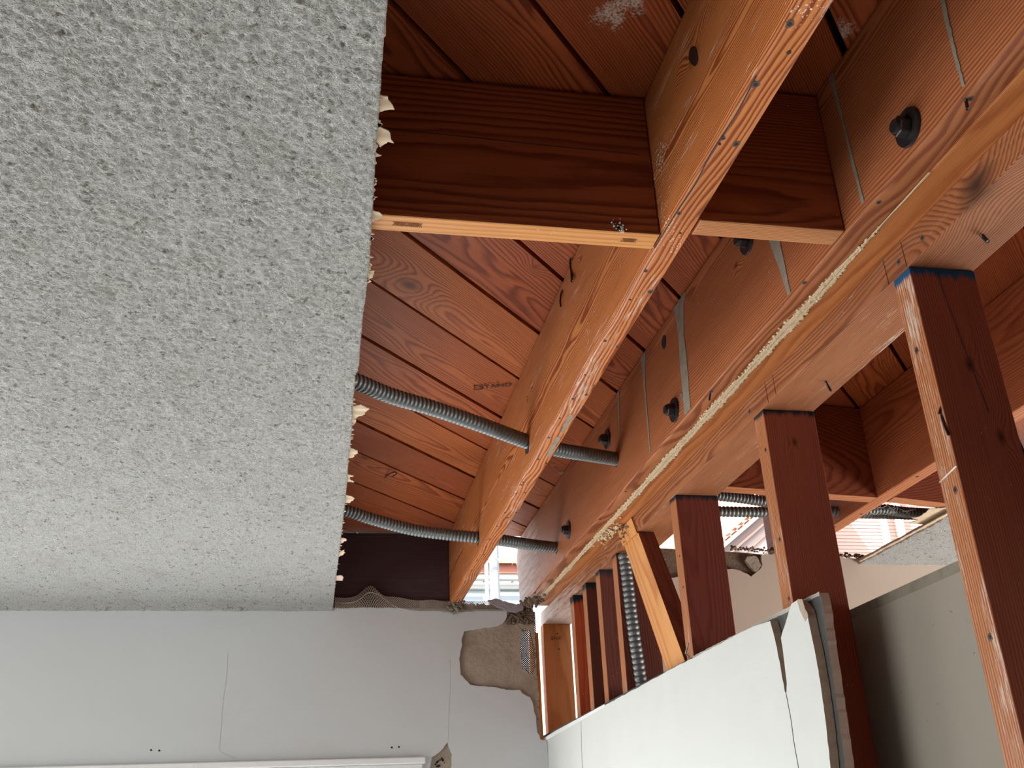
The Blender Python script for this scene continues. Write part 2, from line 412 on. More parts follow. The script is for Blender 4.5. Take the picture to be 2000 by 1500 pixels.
# ================================================================ ROOF DECK (diagonal boards)
ZD = 0.872; TH = 0.019
deck = empty('roof_deck', (0.7, 1.5, ZD)); tag(deck, 'diagonal reddish sheathing boards of the roof above the joists', kind='structure')
ANG = math.radians(47.6); DX, DY = math.cos(ANG), math.sin(ANG)
def cperp(x, y): return -x*DY + y*DX
def onz(px, py, z):
    R_ = co.rotation_euler.to_matrix(); d = R_ @ Vector(((px-1000)/1961.14, (750-py)/1961.14, -1.0)); return d*(z/d.z)
seam_px = [(1637, 78), (1322, 12), (1106, 86), (828, 70), (1057, 511), (923, 555), (869, 645), (844, 737), (861, 832), (811, 877), (821, 938), (789, 982)]
cs = sorted([cperp(*onz(x, y, ZD)[:2]) for x, y in seam_px])
pitch = 0.1415
while cs[0] > -2.2: cs.insert(0, cs[0]-pitch)
while cs[-1] < 2.6: cs.append(cs[-1]+pitch)
def clip(poly, f):
    out = []
    for i in range(len(poly)):
        a, b = poly[i], poly[(i+1) % len(poly)]; fa, fb = f(a), f(b)
        if fa >= 0: out.append(a)
        if fa*fb < 0:
            t = fa/(fa-fb); out.append((a[0]+(b[0]-a[0])*t, a[1]+(b[1]-a[1])*t))
    return out
Rz = Matrix.Rotation(ANG, 3, 'Z')
rp = random.Random(11)
tones = [((0.44, 0.120, 0.036), (0.19, 0.038, 0.011)), ((0.50, 0.150, 0.042), (0.23, 0.050, 0.014)), ((0.39, 0.100, 0.033), (0.16, 0.031, 0.010))]
planks = []
def c_at(px, py): return cperp(*onz(px, py, ZD)[:2])
kn_c = {}
for i in range(len(cs)-1):
    g = rp.uniform(0.0034, 0.0054); ca, cb = cs[i]+g, cs[i+1]-g
    far = 2.93
    strip = [(-3*DX-ca*DY, -3*DY+ca*DX), (5*DX-ca*DY, 5*DY+ca*DX), (5*DX-cb*DY, 5*DY+cb*DX), (-3*DX-cb*DY, -3*DY+cb*DX)]
    for (xa, xb, ya, yb) in ((-0.45, 0.75, 0.15, 2.93), (0.75, 2.3, 0.15, 2.50)):
        poly = strip
        for f in (lambda p: p[0]-xa, lambda p: xb-p[0], lambda p: p[1]-ya, lambda p: yb-p[1]): poly = clip(poly, f) if len(poly) > 2 else poly
        if len(poly) < 3: continue
        area_ = abs(sum(poly[k][0]*poly[(k+1) % len(poly)][1]-poly[(k+1) % len(poly)][0]*poly[k][1] for k in range(len(poly))))/2
        if area_ < 0.003: continue
        cx = sum(p[0] for p in poly)/len(poly); cy = sum(p[1] for p in poly)/len(poly)
        org = Vector((cx, cy, ZD+TH/2)); kn = []
        for (kx, ky, ks) in ((800, 556, 0.024), (1046, 522, 0.010), (712, 895, 0.016), (690, 1010, 0.012)):
            kp = onz(kx, ky, ZD)
            if ca < cperp(kp.x, kp.y) < cb and xa < kp.x < xb: kn.append((tuple(Rz.transposed() @ (kp-org)), ks))
        lt, dk = tones[rp.randrange(3)]; du = []
        for (kx, ky, ks) in ((1200, 32, 0.045), (1230, 10, 0.03), (1030, 785, 0.02), (1095, 925, 0.022), (1640, 60, 0.03)):
            kp = onz(kx, ky, ZD)
            if ca < cperp(kp.x, kp.y) < cb and xa < kp.x < xb: du.append((tuple(Rz.transposed() @ (kp-org)), ks))
        dz = rp.uniform(0, 0.0015)
        me, _ = prism(poly, lambda u, v, d: (u, v, d), ZD+dz, ZD+TH+dz)
        mat = wood('plank_wood', 'x', lt, dk, ring=rp.uniform(0.0028, 0.0050), wander=0.04, knots=kn, blotch=0.5, rough=0.45, dust=du, knotcol=(0.13, 0.032, 0.014),
                   pith=(rp.uniform(-0.05, 0.05), rp.uniform(0.02, 0.09)))
        o = link('plank', me, org, mat, deck, Rz)
        planks.append((ca, cb, xa, xb, o))
light_block = link('roof_light_block', prism([(-2.8, -2.0), (3.4, -2.0), (3.4, 2.50), (0.72, 2.50), (0.72, 2.93), (-2.8, 2.93)], lambda u, v, d: (u, v, d), ZD+TH+0.003, ZD+TH+0.02)[0],
            (0, 0, ZD+0.02), M['light_block'], deck)  # dark sheet over the boards, added to block the light

# lumber stamp on the deck board, and dark nails hanging out of it
tp_ = onz(962, 754, ZD)
pk = next(o for ca, cb, xa, xb, o in planks if ca < cperp(tp_.x, tp_.y) < cb and xa < tp_.x < xb)
xd = (onz(1000, 750, ZD)-onz(925, 758, ZD)).normalized()
put_text('STAND', 0.021, tp_+Vector((0.006, 0, -0.0004)), xd, (0, 0, -1), M['ink'], pk)
# the small mill lettering above is illegible in the photograph: short ink dashes
for k, (qx, qy, s) in enumerate([(938, 752, 5), (947, 750, 6), (955, 748, 3), (960, 747.5, 3), (965, 748, 3), (972, 746, 6)]):
    q = onz(qx, qy, ZD); bm = bmesh.new(); box_bm(bm, -s*0.00045, s*0.00045, -0.0010, 0.0010, 0, 0.0004)
    me = bm_done(bm); me.transform(Matrix.Translation(q+Vector((0, 0, -0.0006))) @ Matrix.Rotation(math.atan2(xd.y, xd.x), 4, 'Z'))
    link('ink_mark', me, q, M['ink'], pk)
for k in range(4):   # boxed initial at the left of the stamp
    a = [(926, 753), (926, 761), (941, 760), (941, 752)]; p = onz(*a[k], ZD); q = onz(*a[(k+1) % 4], ZD)
    link('ink_mark', sweep([p+Vector((0, 0, -0.0003)), q+Vector((0, 0, -0.0003))], 0.0006, ring=6), p, M['ink'], pk)
def nail(parent, pts, r=0.0018, name='bent_nail'):
    return link(name, sweep(pts, r, ring=8), pts[0], M['iron'], parent)
def plank_at(px, py):
    q = onz(px, py, ZD); return next(o for ca, cb, xa, xb, o in planks if ca < cperp(q.x, q.y) < cb and xa < q.x < xb)
nail(plank_at(770, 929), [onz(752, 933, ZD), onz(760, 926, ZD-0.01), onz(770, 922, ZD-0.015), onz(775, 925, ZD-0.012), onz(766, 931, ZD-0.01)], 0.0015)
nail(plank_at(1100, 500), [onz(1113, 508, ZD), onz(1116, 530, ZD-0.02), onz(1117, 549, ZD-0.05)], 0.0022)

# ================================================================ JOISTS, BEAM, BLOCKING
JZ = 0.66
jy0, jy1 = 0.15, 2.925
jc = Vector(((0.389+0.425)/2, (jy0+jy1)/2, (JZ+ZD)/2))
def loc(c, p): return tuple(Vector(p)-c)
joist = timber('joist', 0.389, 0.425, jy0, jy1, JZ, ZD-0.0005,
    wood('joist_wood', 'y', (0.58, 0.220, 0.070), (0.23, 0.052, 0.014), ring=0.0032, pith=(0.035, 0.02), wander=0.03, streak=0.75, specks=0.7, contrast=1.5,
         knots=[(loc(jc, (0.389, 0.802, 0.793)), 0.016), (loc(jc, (0.389, 1.687, 0.79)), 0.010), (loc(jc, (0.389, 1.735, 0.79)), 0.007), (loc(jc, (0.389, 1.30, 0.84)), 0.008)], rough=0.38),
    'long orange brown joist full of nail holes between torn ceiling and bolted beam', 'joist', bev=0.007)
HOL = [[0.3915, 0.6163], [0.4102, 0.6495], [0.3968, 0.695], [0.3943, 0.7766], [0.3945, 0.7858], [0.4128, 0.7833], [0.3951, 0.9129], [0.4106, 0.9516], [0.392, 1.0407], [0.4176, 1.0907], [0.397, 1.1136], [0.3943, 1.2345], [0.4187, 1.2498], [0.3946, 1.3481], [0.3982, 1.4388], [0.4159, 1.4208], [0.395, 1.5199], [0.396, 1.6082], [0.3994, 1.7155], [0.4195, 1.7357], [0.3926, 1.8603], [0.3967, 1.8447], [0.3924, 1.9139], [0.4122, 1.9061], [0.3917, 2.04], [0.4195, 2.0382], [0.4072, 2.0755], [0.3912, 2.141], [0.4161, 2.1954], [0.3942, 2.2421], [0.3975, 2.3067], [0.4158, 2.3192], [0.4035, 2.3745], [0.3939, 2.427], [0.3921, 2.527]]
for i, (x, y) in enumerate(HOL):
    x = min(max(x, 0.3955), 0.4215)
    hole(joist, (x, y, JZ-0.0002), (0, 0, -1), 0.0016 if i not in (0, 1, 2, 5, 9) else 0.0024, halo=(i % 3 != 1))
nail(joist, [(0.3885, 1.42, 0.853), (0.385, 1.425, 0.84), (0.386, 1.43, 0.825)], 0.0016)
pl = [(0.0125*math.cos(a_)*(1+0.12*math.sin(3*a_)), 0.0165*math.sin(a_)) for a_ in [k*math.pi/9 for k in range(18)]]
me, _ = prism(pl, lambda u, v, d: (0.389-d, 0.802+u*0.8+v*0.35, 0.793+v), 0.0, 0.0005)
link('knot_hole', me, (0.389, 0.802, 0.793), M['knot'], joist)
# ragged bored hole where the conduit enters, and a cracked arris
for (yy, zz, sz) in ((1.757, 0.705, 1.0), (2.364, 0.697, 0.9)):
    bm = bmesh.new(); rr = random.Random(int(yy*100))
    pl = [(0.0185*sz*math.cos(a)*(1+rr.uniform(-.18, .25)), 0.018*sz*math.sin(a)*(1+rr.uniform(-.15, .3))) for a in [k*math.pi/9 for k in range(18)]]
    me, _ = prism(pl, lambda u, v, d: (0.389-d, yy+u, zz+v), 0.0, 0.0007)
    bm.free(); link('bored_hole', me, (0.389, yy, zz), M['black'], joist)
crk = [(0.3915, 0.86), (0.393, 0.80), (0.3922, 0.76), (0.3935, 0.71), (0.3915, 0.90), ]
link('split', sweep([(0.3925, 0.685, JZ+0.0002), (0.3945, 0.74, JZ), (0.392, 0.80, JZ+0.0003), (0.394, 0.86, JZ), (0.3915, 0.93, JZ+0.0012), (0.391, 0.99, JZ+0.002)], 0.0006, ring=6), (0.392, 0.8, JZ), M['black'], joist)
# paint smear on the underside
for (ya, yb, xa, xb) in ((1.50, 1.585, 0.409, 0.4155), (1.60, 1.70, 0.409, 0.417)):
    me, _ = prism(rag([(xa, ya), (xb, ya+0.004), (xb, yb), (xa+0.001, yb-0.005)], 0.006, 0.0011, 4), lambda u, v, d: (u, v, d), JZ-0.0006, JZ+0.0002)
    link('paint_smear', me, (xa, ya, JZ), M['grout'], joist)

b1 = timber('blocking', 0.0, 0.3885, 0.960, 0.993, JZ+0.0008, ZD-0.004,
    wood('blocking_wood', 'x', (0.33, 0.085, 0.030), (0.15, 0.030, 0.011), ring=0.0042, pith=(0.20, 0.02), wander=0.012, contrast=1.1, rough=0.5, specks=0.0),
    'wide dark red blocking board between the torn ceiling and the holed joist', 'blocking',
    edge=(2, wood('edge_wood', 'x', (0.62, 0.29, 0.095), (0.50, 0.20, 0.06), ring=0.006, wander=0.01, specks=0.3)))
hole(b1, (0.338, 0.9598, 0.667), (0, -1, 0), 0.003); 
bm = bmesh.new(); rr = random.Random(8)
for k in range(26): lump(bm, Vector((0.338+rr.gauss(0, .0045), 0.9597, 0.668+rr.gauss(0, .0045))), rr.uniform(.0006, .0016), rr, 1)
link('plaster_crumbs', bm_done(bm), (0.338, 0.96, 0.667), M['chalk'], b1)['kind'] = 'stuff'
# seam crack across the face of the block
link('check_crack', sweep([(0.045, 0.9598, 0.7830), (0.16, 0.9599, 0.7815), (0.24, 0.9598, 0.7795), (0.33, 0.9600, 0.7785), (0.375, 0.9602, 0.778)], 0.0006, ring=6), (0.2, 0.96, 0.78), M['black'], b1)
# saw-toothed plate marks under the block (rows of tiny dents)
bm = bmesh.new()
for (cx_, w_) in ((0.083, 8), (0.098, 9), (0.357, 9)):
    for i in range(w_-2):
        for s in (1, -1):
            p = Vector((cx_-0.010+i*0.0023, 0.976, JZ+0.0005))
            g = box_bm(bm, -0.0048, 0.0048, -0.0002, 0.0002, -0.0004, 0.0004)
            bmesh.ops.transform(bm, matrix=Matrix.Translation(p) @ Matrix.Rotation(s*0.55+1.57, 4, 'Z'), verts=g)
link('knurl_marks', bm_done(bm), (0.2, 0.97, JZ), flat('dented_wood', (0.26, 0.10, 0.035), 0.7), b1)['kind'] = 'stuff'

b2 = timber('blocking', 0.4255, 0.6100, 0.9235, 0.956, JZ+0.0008, ZD-0.004,
    wood('blocking_wood', 'x', (0.34, 0.088, 0.030), (0.15, 0.032, 0.012), ring=0.0034, pith=(0.12, 0.06), wander=0.015, rough=0.5, specks=0.2),
    'short dark red blocking board between the holed joist and the bolted beam', 'blocking',
    edge=(2, wood('edge_wood', 'x', (0.56, 0.27, 0.12), (0.34, 0.12, 0.045), ring=0.0032, wander=0.01, specks=1.3, rough=0.35)))
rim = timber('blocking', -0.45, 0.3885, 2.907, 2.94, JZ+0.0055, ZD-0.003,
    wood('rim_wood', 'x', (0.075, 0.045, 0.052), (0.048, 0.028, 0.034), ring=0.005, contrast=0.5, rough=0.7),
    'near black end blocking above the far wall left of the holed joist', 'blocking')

# bolted beam: two plies
bmz = wood('beam_wood', 'y', (0.43, 0.165, 0.068), (0.22, 0.062, 0.024), ring=0.0042, pith=(0.03, -0.09), wander=0.035, blotch=0.5, specks=0.25, rough=0.45, contrast=1.5, wear_glare=((0, 1.62, 0.06), 0.85),
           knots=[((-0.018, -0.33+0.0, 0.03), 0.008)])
def ragged_beam(name, x0, x1, y0, y1, z0, z1, m, label, seed, rag_amp):
    """long timber whose far end is broken off unevenly."""
    rr = random.Random(seed); n = 14
    pts = [(y0, z0)] + [(y1+rr.uniform(-rag_amp, rag_amp)+0.06*(k/n), z0+(z1-z0)*k/n) for k in range(n+1)] + [(y0, z1)]
    me, _ = prism(pts, lambda u, v, d: (d, u, v), x0, x1)
    bm = bmesh.new(); bm.from_mesh(me)
    ed = [e for e in bm.edges if abs(e.verts[0].co.y-e.verts[1].co.y) > 1.0 and len(e.link_faces) == 2 and e.calc_face_angle() > 0.5]
    bmesh.ops.bevel(bm, geom=ed, offset=0.006, segments=3, affect='EDGES', profile=0.5)
    me = bm_done(bm)
    o = link(name, me, ((x0+x1)/2, (y0+y1)/2, (z0+z1)/2), m); tag(o, label, 'beam'); return o
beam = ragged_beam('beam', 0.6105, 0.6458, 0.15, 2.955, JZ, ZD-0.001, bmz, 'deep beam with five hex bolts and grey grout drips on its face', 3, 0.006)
beam2 = ragged_beam('beam', 0.6464, 0.7010, 0.15, 2.93, JZ, ZD-0.001,
    wood('beam_wood_b', 'y', (0.52, 0.20, 0.065), (0.33, 0.10, 0.03), ring=0.005, pith=(0.05, -0.12), wander=0.02, blotch=0.5, rough=0.42),
    'inner beam ply behind the bolted one, with cream plaster along the joint', 5, 0.006)

def bolt(y, z, s=1.0, parent=beam, proud=0.0):
    """washer, hex head and shank end against the face x = 0.6105."""
    c = Vector((0.6105, y, z))
    rot = Matrix.Rotation(math.radians(-90), 4, 'Y')
    bm = bmesh.new()
    bmesh.ops.create_cone(bm, cap_ends=True, segments=6, radius1=0.0125*s, radius2=0.0118*s, depth=0.012)
    e = [e for e in bm.edges]; bmesh.ops.bevel(bm, geom=e, offset=0.001, segments=1, affect='EDGES')
    bmesh.ops.rotate(bm, matrix=Matrix.Rotation(0.3+y, 3, 'Z'), verts=bm.verts)
    bmesh.ops.translate(bm, vec=(0, 0, 0.0095), verts=bm.verts)
    g = bmesh.ops.create_cone(bm, cap_ends=True, segments=20, radius1=0.0085*s, radius2=0.0075*s, depth=0.004)['verts']
    bmesh.ops.translate(bm, vec=(0, 0, 0.0172), verts=g)
    bmesh.ops.transform(bm, matrix=Matrix.Translation(c) @ rot, verts=bm.verts)
    h = link('bolt', bm_done(bm), c, M['iron'], parent)
    bm = bmesh.new()
    bmesh.ops.create_cone(bm, cap_ends=True, segments=36, radius1=0.0225*s, radius2=0.0215*s, depth=0.0032)
    bmesh.ops.translate(bm, vec=(0, 0, 0.0020), verts=bm.verts)
    bmesh.ops.transform(bm, matrix=Matrix.Translation(c) @ rot, verts=bm.verts)
    link('washer', bm_done(bm), c, M['iron'], h)
for y, z in ((0.769, 0.692), (1.1729, 0.809), (1.5399, 0.6927), (1.9471, 0.8001), (2.3297, 0.7122)): bolt(y, z)
me = disc_mesh(0.014, (-1, 0, 0), 0.0012, 18, 0.08); me.transform(Matrix.Translation((0.6103, 1.5533, 0.8348)))
link('bored_hole', me, (0.6103, 1.5533, 0.8348), M['black'], beam)
me = disc_mesh(0.008, (-1, 0, 0), 0.0012, 12, 0.3); me.transform(Matrix.Translation((0.6100, 1.4996, 0.7004)))
link('bored_hole', me, (0.6103, 1.4996, 0.7004), M['dirt'], beam)
# grout drips down the face
def drip(pts, seed):
    L_ = [(y-w_/2, z) for y, z, w_ in pts]; Rr = [(y+w_/2, z) for y, z, w_ in reversed(pts)]
    me, _ = prism(rag(L_+Rr, 0.006, 0.0007, seed), lambda u, v, d: (0.6105-d, u, v), 0.0, 0.0009)
    link('grout_drip', me, (0.6105, pts[0][0], pts[0][1]), M['grout'], beam)
drip([(0.665, 0.869, 0.010), (0.671, 0.78, 0.0065), (0.676, 0.70, 0.005), (0.6765, 0.668, 0.004)], 1)
drip([(0.884, 0.868, 0.012), (0.881, 0.80, 0.004), (0.879, 0.73, 0.006), (0.877, 0.67, 0.005)], 2)
drip([(1.105, 0.868, 0.03), (1.098, 0.80, 0.026), (1.093, 0.753, 0.026), (1.084, 0.70, 0.014), (1.080, 0.664, 0.009)], 3)
drip([(1.455, 0.868, 0.060), (1.462, 0.845, 0.040), (1.468, 0.80, 0.026), (1.472, 0.76, 0.034), (1.478, 0.70, 0.030), (1.482, 0.664, 0.030)], 4)
drip([(1.668, 0.868, 0.030), (1.675, 0.84, 0.020), (1.680, 0.80, 0.008), (1.684, 0.72, 0.007), (1.687, 0.665, 0.005)], 5)
drip([(1.845, 0.868, 0.016), (1.852, 0.83, 0.010), (1.858, 0.79, 0.004), (1.862, 0.75, 0.003)], 6)
# holes where conduits pass
for (yy, zz) in ((1.902, 0.737), (2.471, 0.707)):
    me = disc_mesh(0.0165, (-1, 0, 0), 0.0010, 18, 0.12); me.transform(Matrix.Translation((0.6102, yy, zz))); link('bored_hole', me, (0.6102, yy, zz), M['black'], beam)
for (px, py) in ((1568, 552), (1389, 765), (1895, 193), (1716, 395), (1222, 960), (1172, 1014)):
    q = onz(px, py, JZ); hole(beam, (min(max(q.x, 0.614), 0.64), q.y, JZ-0.0003), (0, 0, -1), 0.0018)
nail(beam, [(0.616, onz(1389, 765, JZ).y, JZ+0.001), (0.613, onz(1389, 765, JZ).y+0.004, JZ-0.014)], 0.0015)
nail(beam, [(0.616, onz(1896, 195, JZ).y, JZ+0.001), (0.615, onz(1896, 195, JZ).y, JZ-0.010), (0.612, onz(1896, 195, JZ).y-0.003, JZ-0.015)], 0.0018)

# cream plaster squeezed along the joint between the plies
def residue(parent, xc, ya, yb, z, wfun, mat, seed, n_per=900, name='plaster_residue', size=(0.0012, 0.0032)):
    rr = random.Random(seed); bm = bmesh.new()
    n = int((yb-ya)*n_per)
    for _ in range(n):
        y = rr.uniform(ya, yb); w_ = wfun(y)
        if w_ <= 0: continue
        dx = rr.uniform(-1, 1)*w_
        s = rr.uniform(*size)
        if abs(dx) < 0.0011: continue
        lump(bm, Vector((xc+dx, y, z)), s, rr, 0.55)
    o = link(name, bm_done(bm), (xc, (ya+yb)/2, z), mat, parent); o['kind'] = 'stuff'
    me, _ = prism(rag([(xc+0.0008, ya), (xc+wfun(ya)*0.8+.001, ya)] + [(xc+wfun(ya+(yb-ya)*k/40)*0.72+rr.uniform(-.001, .001), ya+(yb-ya)*k/40) for k in range(1, 40)] + [(xc+0.0008, yb)], 0.02, 0.0004, seed), lambda u, v, d: (u, v, d), z-0.0010, z+0.0002)
    link('plaster_bead', me, (xc, ya, z), mat, parent)
    me, _ = prism(rag([(xc-0.0008, ya)] + [(xc-wfun(ya+(yb-ya)*k/40)*0.75+rr.uniform(-.001, .001), ya+(yb-ya)*k/40) for k in range(1, 40)] + [(xc-0.0008, yb)], 0.02, 0.0004, seed+1), lambda u, v, d: (u, v, d), z-0.0010, z+0.0002)
    link('plaster_bead', me, (xc, ya, z), mat, parent)
def wf(y):
    if y < 1.0: return 0.0035*max(0, (y-0.84)/0.16)*(0.5+0.5*abs(math.sin(y*70)))
    base = 0.0105 if y < 1.9 else 0.0075
    return base*(0.82+0.18*math.sin(y*23)+0.1*math.sin(y*61))
residue(beam, 0.6461, 0.80, 2.86, JZ-0.0004, wf, M['cream'], 7, 1500)

# top plate of the stud wall
PZ = 0.62
pc = Vector(((0.687+0.775)/2, (0.15+3.03)/2, (PZ+JZ)/2))
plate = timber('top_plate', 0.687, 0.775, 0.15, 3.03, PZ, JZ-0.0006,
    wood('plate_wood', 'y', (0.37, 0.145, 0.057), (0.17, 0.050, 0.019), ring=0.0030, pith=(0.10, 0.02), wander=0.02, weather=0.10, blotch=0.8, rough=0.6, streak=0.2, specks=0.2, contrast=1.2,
         knotcol=(0.045, 0.02, 0.012), wear_glare=((0, 1.5, 0.0), 0.9), knots=[(loc(pc, (0.687, 0.785, 0.634)), 0.030), (loc(pc, (0.700, 2.05, 0.62)), 0.012)]),
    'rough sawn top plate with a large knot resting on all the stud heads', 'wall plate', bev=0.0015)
for (px, py) in ((1776, 458), (1738, 505), (1480, 800)):
    q = onz(px, py, 0.64); hole(plate, (0.6868, q.y, 0.636), (-1, 0, 0), 0.0022)
q = onz(1612, 745, PZ); nail(plate, [(q.x, q.y, PZ+0.001), (q.x+0.004, q.y-0.004, PZ-0.018)], 0.0018)
q = onz(1917, 460, PZ); nail(plate, [(q.x, q.y, PZ+0.001), (q.x+0.001, q.y-0.006, PZ-0.012)], 0.0024)
# layout pencil marks across the plate edge
for (px, py) in ((1768, 495), (1733, 530), (1515, 750), (1500, 765)):
    q = onz(px, py, 0.64); link('pencil_line', sweep([(0.6869, q.y, PZ+0.001), (0.6869, q.y+0.001, JZ-0.004)], 0.0005, ring=5), (0.6869, q.y, 0.64), M['ink'], plate)
# mud and cobweb clump where the brace meets the plate
bm = bmesh.new(); rr = random.Random(21)
for k in range(140): lump(bm, Vector((0.665+rr.gauss(0, .008), 2.17+rr.gauss(0, .035), JZ-0.002+rr.gauss(0, .003))), rr.uniform(.0015, .0045), rr, .7)
link('mud_crust', bm_done(bm), (0.665, 2.17, JZ), M['cream'], beam2)['kind'] = 'stuff'
bm = bmesh.new()
for k in range(110): lump(bm, Vector((0.687+rr.gauss(0, .006), 2.11+rr.gauss(0, .018), 0.645+rr.gauss(0, .014))), rr.uniform(.0015, .004), rr, 1)
link('dark_crust', bm_done(bm), (0.687, 2.11, 0.645), M['dirt'], plate)['kind'] = 'stuff'

# ================================================================ STUDS
SW = 0.036
def stud(y, label, ltop=None, light=(0.36, 0.12, 0.055), dark=(0.19, 0.05, 0.024), x0=0.687, x1=0.775, th=SW, top=None, topcol=(0.012, 0.02, 0.028), z1=PZ-0.0004, streak=0.4, knots=(), specks=0.5, group=None, ring=0.0032, topw=0.02, pith=None, edge=((0.50, 0.215, 0.09), (0.28, 0.09, 0.035))):
    c = Vector(((x0+x1)/2, y+th/2, (z1-1.65)/2))
    m = wood('stud_wood', 'z', light, dark, ring=ring, pith=pith, wander=0.03, top=(top-c.z if top else None), topcol=topcol, topw=topw,
             knots=[(loc(c, k[0]), k[1]) for k in knots], streak=0.0, specks=specks*0.25, rough=0.55, contrast=0.8)
    e = None
    if edge:
        el, ed_ = edge
        e = (0, wood('stud_edge', 'z', el, ed_, ring=0.0040, pith=(0.03, 0.10), wander=0.010, top=(top-c.z if top else None), topcol=topcol, topw=topw*0.6, streak=streak, specks=specks, rough=0.5, contrast=1.9))
    return timber('stud', x0, x1, y, y+th, -1.65, z1, m, label, 'stud', group, bev=0.0012, edge=e)
SL = (0.34, 0.092, 0.052); SD = (0.19, 0.043, 0.026)
sA = stud(0.9275, 'wide stud nearest the camera with bright blue paint at its head', top=0.609, topcol=(0.012, 0.07, 0.16), topw=0.012, light=SL, dark=SD, streak=1.5, specks=0.5,
          knots=[((0.735, 0.9275, 0.49), 0.010), ((0.752, 0.9275, 0.40), 0.009)], pith=(0.10, 0.03))
sB = stud(1.361, 'dark red stud behind the cracked white board end, second from the camera', top=0.612, light=SL, dark=SD, streak=1.3, specks=0.6, topw=0.012,
          knots=[((0.732, 1.361, 0.565), 0.008)], pith=(-0.09, 0.03))
sC = stud(1.782, 'dark red stud just right of the diagonal brace', top=0.611, light=(0.22, 0.055, 0.036), dark=(0.14, 0.032, 0.022), streak=0.6, specks=0.8, topw=0.012)
sE = stud(2.204, 'dark stud behind the upright flexible conduit', top=0.612, light=(0.16, 0.045, 0.030), dark=(0.10, 0.026, 0.018), streak=0.4, topw=0.02)
sF = stud(2.354, 'dark stud just left of the stud behind the upright conduit', top=0.608, light=(0.15, 0.045, 0.032), dark=(0.09, 0.026, 0.018), streak=0.4, topw=0.02)
sG = stud(2.487, 'dark stud in the close group between the conduit and the red glowing stud', top=0.604, light=(0.15, 0.045, 0.032), dark=(0.09, 0.026, 0.018), streak=0.4, topw=0.02)
sH = stud(2.623, 'stud coloured as lit red from outside, beside the pale orange corner stud', light=(0.52, 0.10, 0.035), dark=(0.30, 0.045, 0.018), top=0.60, streak=0.5, topw=0.015)  # light from outside put into the red wood colour
sI = stud(3.0, 'smooth pale orange corner stud stamped with black letters', light=(0.62, 0.27, 0.10), dark=(0.46, 0.17, 0.055), x0=0.686, x1=0.771, th=0.04, streak=0.0, specks=0.0, ring=0.006, z1=PZ-0.0004, pith=(0.03, 0.3), edge=None)
put_text('STUD', 0.0135, (0.7255, 2.9993, 0.577), (1, 0, 0.06), (0, -1, 0), M['ink'], sI)
for (x_, z_) in ((0.7285, 0.591), (0.731, 0.545)): hole(sI, (x_, 2.9995, z_), (0, -1, 0), 0.0024, halo=False)
sJ = timber('stud', 0.648, 0.660, 2.955, 3.04, 0.25, 0.585,
    wood('stud_wood', 'z', (0.80, 0.33, 0.07), (0.62, 0.2, 0.03), ring=0.006), 'thin stud edge coloured sunlit orange in the gap at the wall corner', 'stud', bev=0.001)  # sunlight on the stud edge put into its bright orange colour
for (z_, r_) in ((0.517, .0022), (0.34, .0022), (0.18, .0022)): hole(sA, (0.6868, 0.9275+0.012+0.01*(z_ > .4), z_), (-1, 0, 0), r_)
for (z_,) in ((0.555,), (0.41,), (0.32,)): hole(sB, (0.6868, 1.372, z_), (-1, 0, 0), .0018)
for (z_,) in ((0.50,), (0.44,)): hole(sC, (0.6868, 1.795, z_), (-1, 0, 0), .0018, halo=False)
nail(sA, [(0.688, 0.934, 0.432), (0.6855, 0.930, 0.415), (0.6865, 0.9275, 0.400)], 0.0016)
nail(sA, [(0.6875, 0.931, 0.436), (0.685, 0.933, 0.428)], 0.0016)
link('chalk_line', sweep([(0.6868, 0.9277, 0.3635), (0.6868, 0.963, 0.3570)], 0.0009, ring=6), (0.6868, 0.94, 0.36), M['chalk'], sA)
link('split', sweep([(0.722, 0.9273, 0.617), (0.727, 0.9273, 0.57), (0.735, 0.9273, 0.50), (0.744, 0.9273, 0.43)], 0.0005, ring=5), (0.727, 0.9273, 0.57), M['black'], sA)

# diagonal brace let in between plate and board
bl0 = Vector((0.705, 2.098, 0.640)); bl1 = Vector((0.705, 1.872, 0.290))
d_ = (bl0-bl1); ang = math.atan2(d_.y, d_.z); Rb = Matrix.Rotation(-ang, 3, 'X')
def brace_poly(z0_, z1_, hw=0.0445):
    u = d_.normalized(); nn = Vector((0, u.z, -u.y)); out = []
    for sgn, zz in ((-1, z0_), (1, z0_), (1, z1_), (-1, z1_)):
        p = bl1+nn*(hw*sgn); t = (zz-p.z)/u.z; q = p+u*t; out.append((q.y, q.z))
    return out
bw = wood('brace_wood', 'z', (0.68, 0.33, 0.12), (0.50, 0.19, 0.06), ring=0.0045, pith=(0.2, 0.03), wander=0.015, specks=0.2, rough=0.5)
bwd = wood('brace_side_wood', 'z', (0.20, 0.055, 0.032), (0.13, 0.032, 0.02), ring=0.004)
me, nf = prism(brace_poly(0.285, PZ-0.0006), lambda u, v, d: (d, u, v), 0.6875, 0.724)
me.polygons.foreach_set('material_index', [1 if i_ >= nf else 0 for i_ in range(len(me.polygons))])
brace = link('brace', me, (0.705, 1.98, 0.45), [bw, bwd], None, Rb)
tag(brace, 'pale orange diagonal brace leaning between the top plate and the white board', 'brace')
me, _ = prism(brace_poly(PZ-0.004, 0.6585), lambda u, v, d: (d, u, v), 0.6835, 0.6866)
link('brace_tongue', me, (0.685, 2.1, 0.64), bw, brace, Rb)

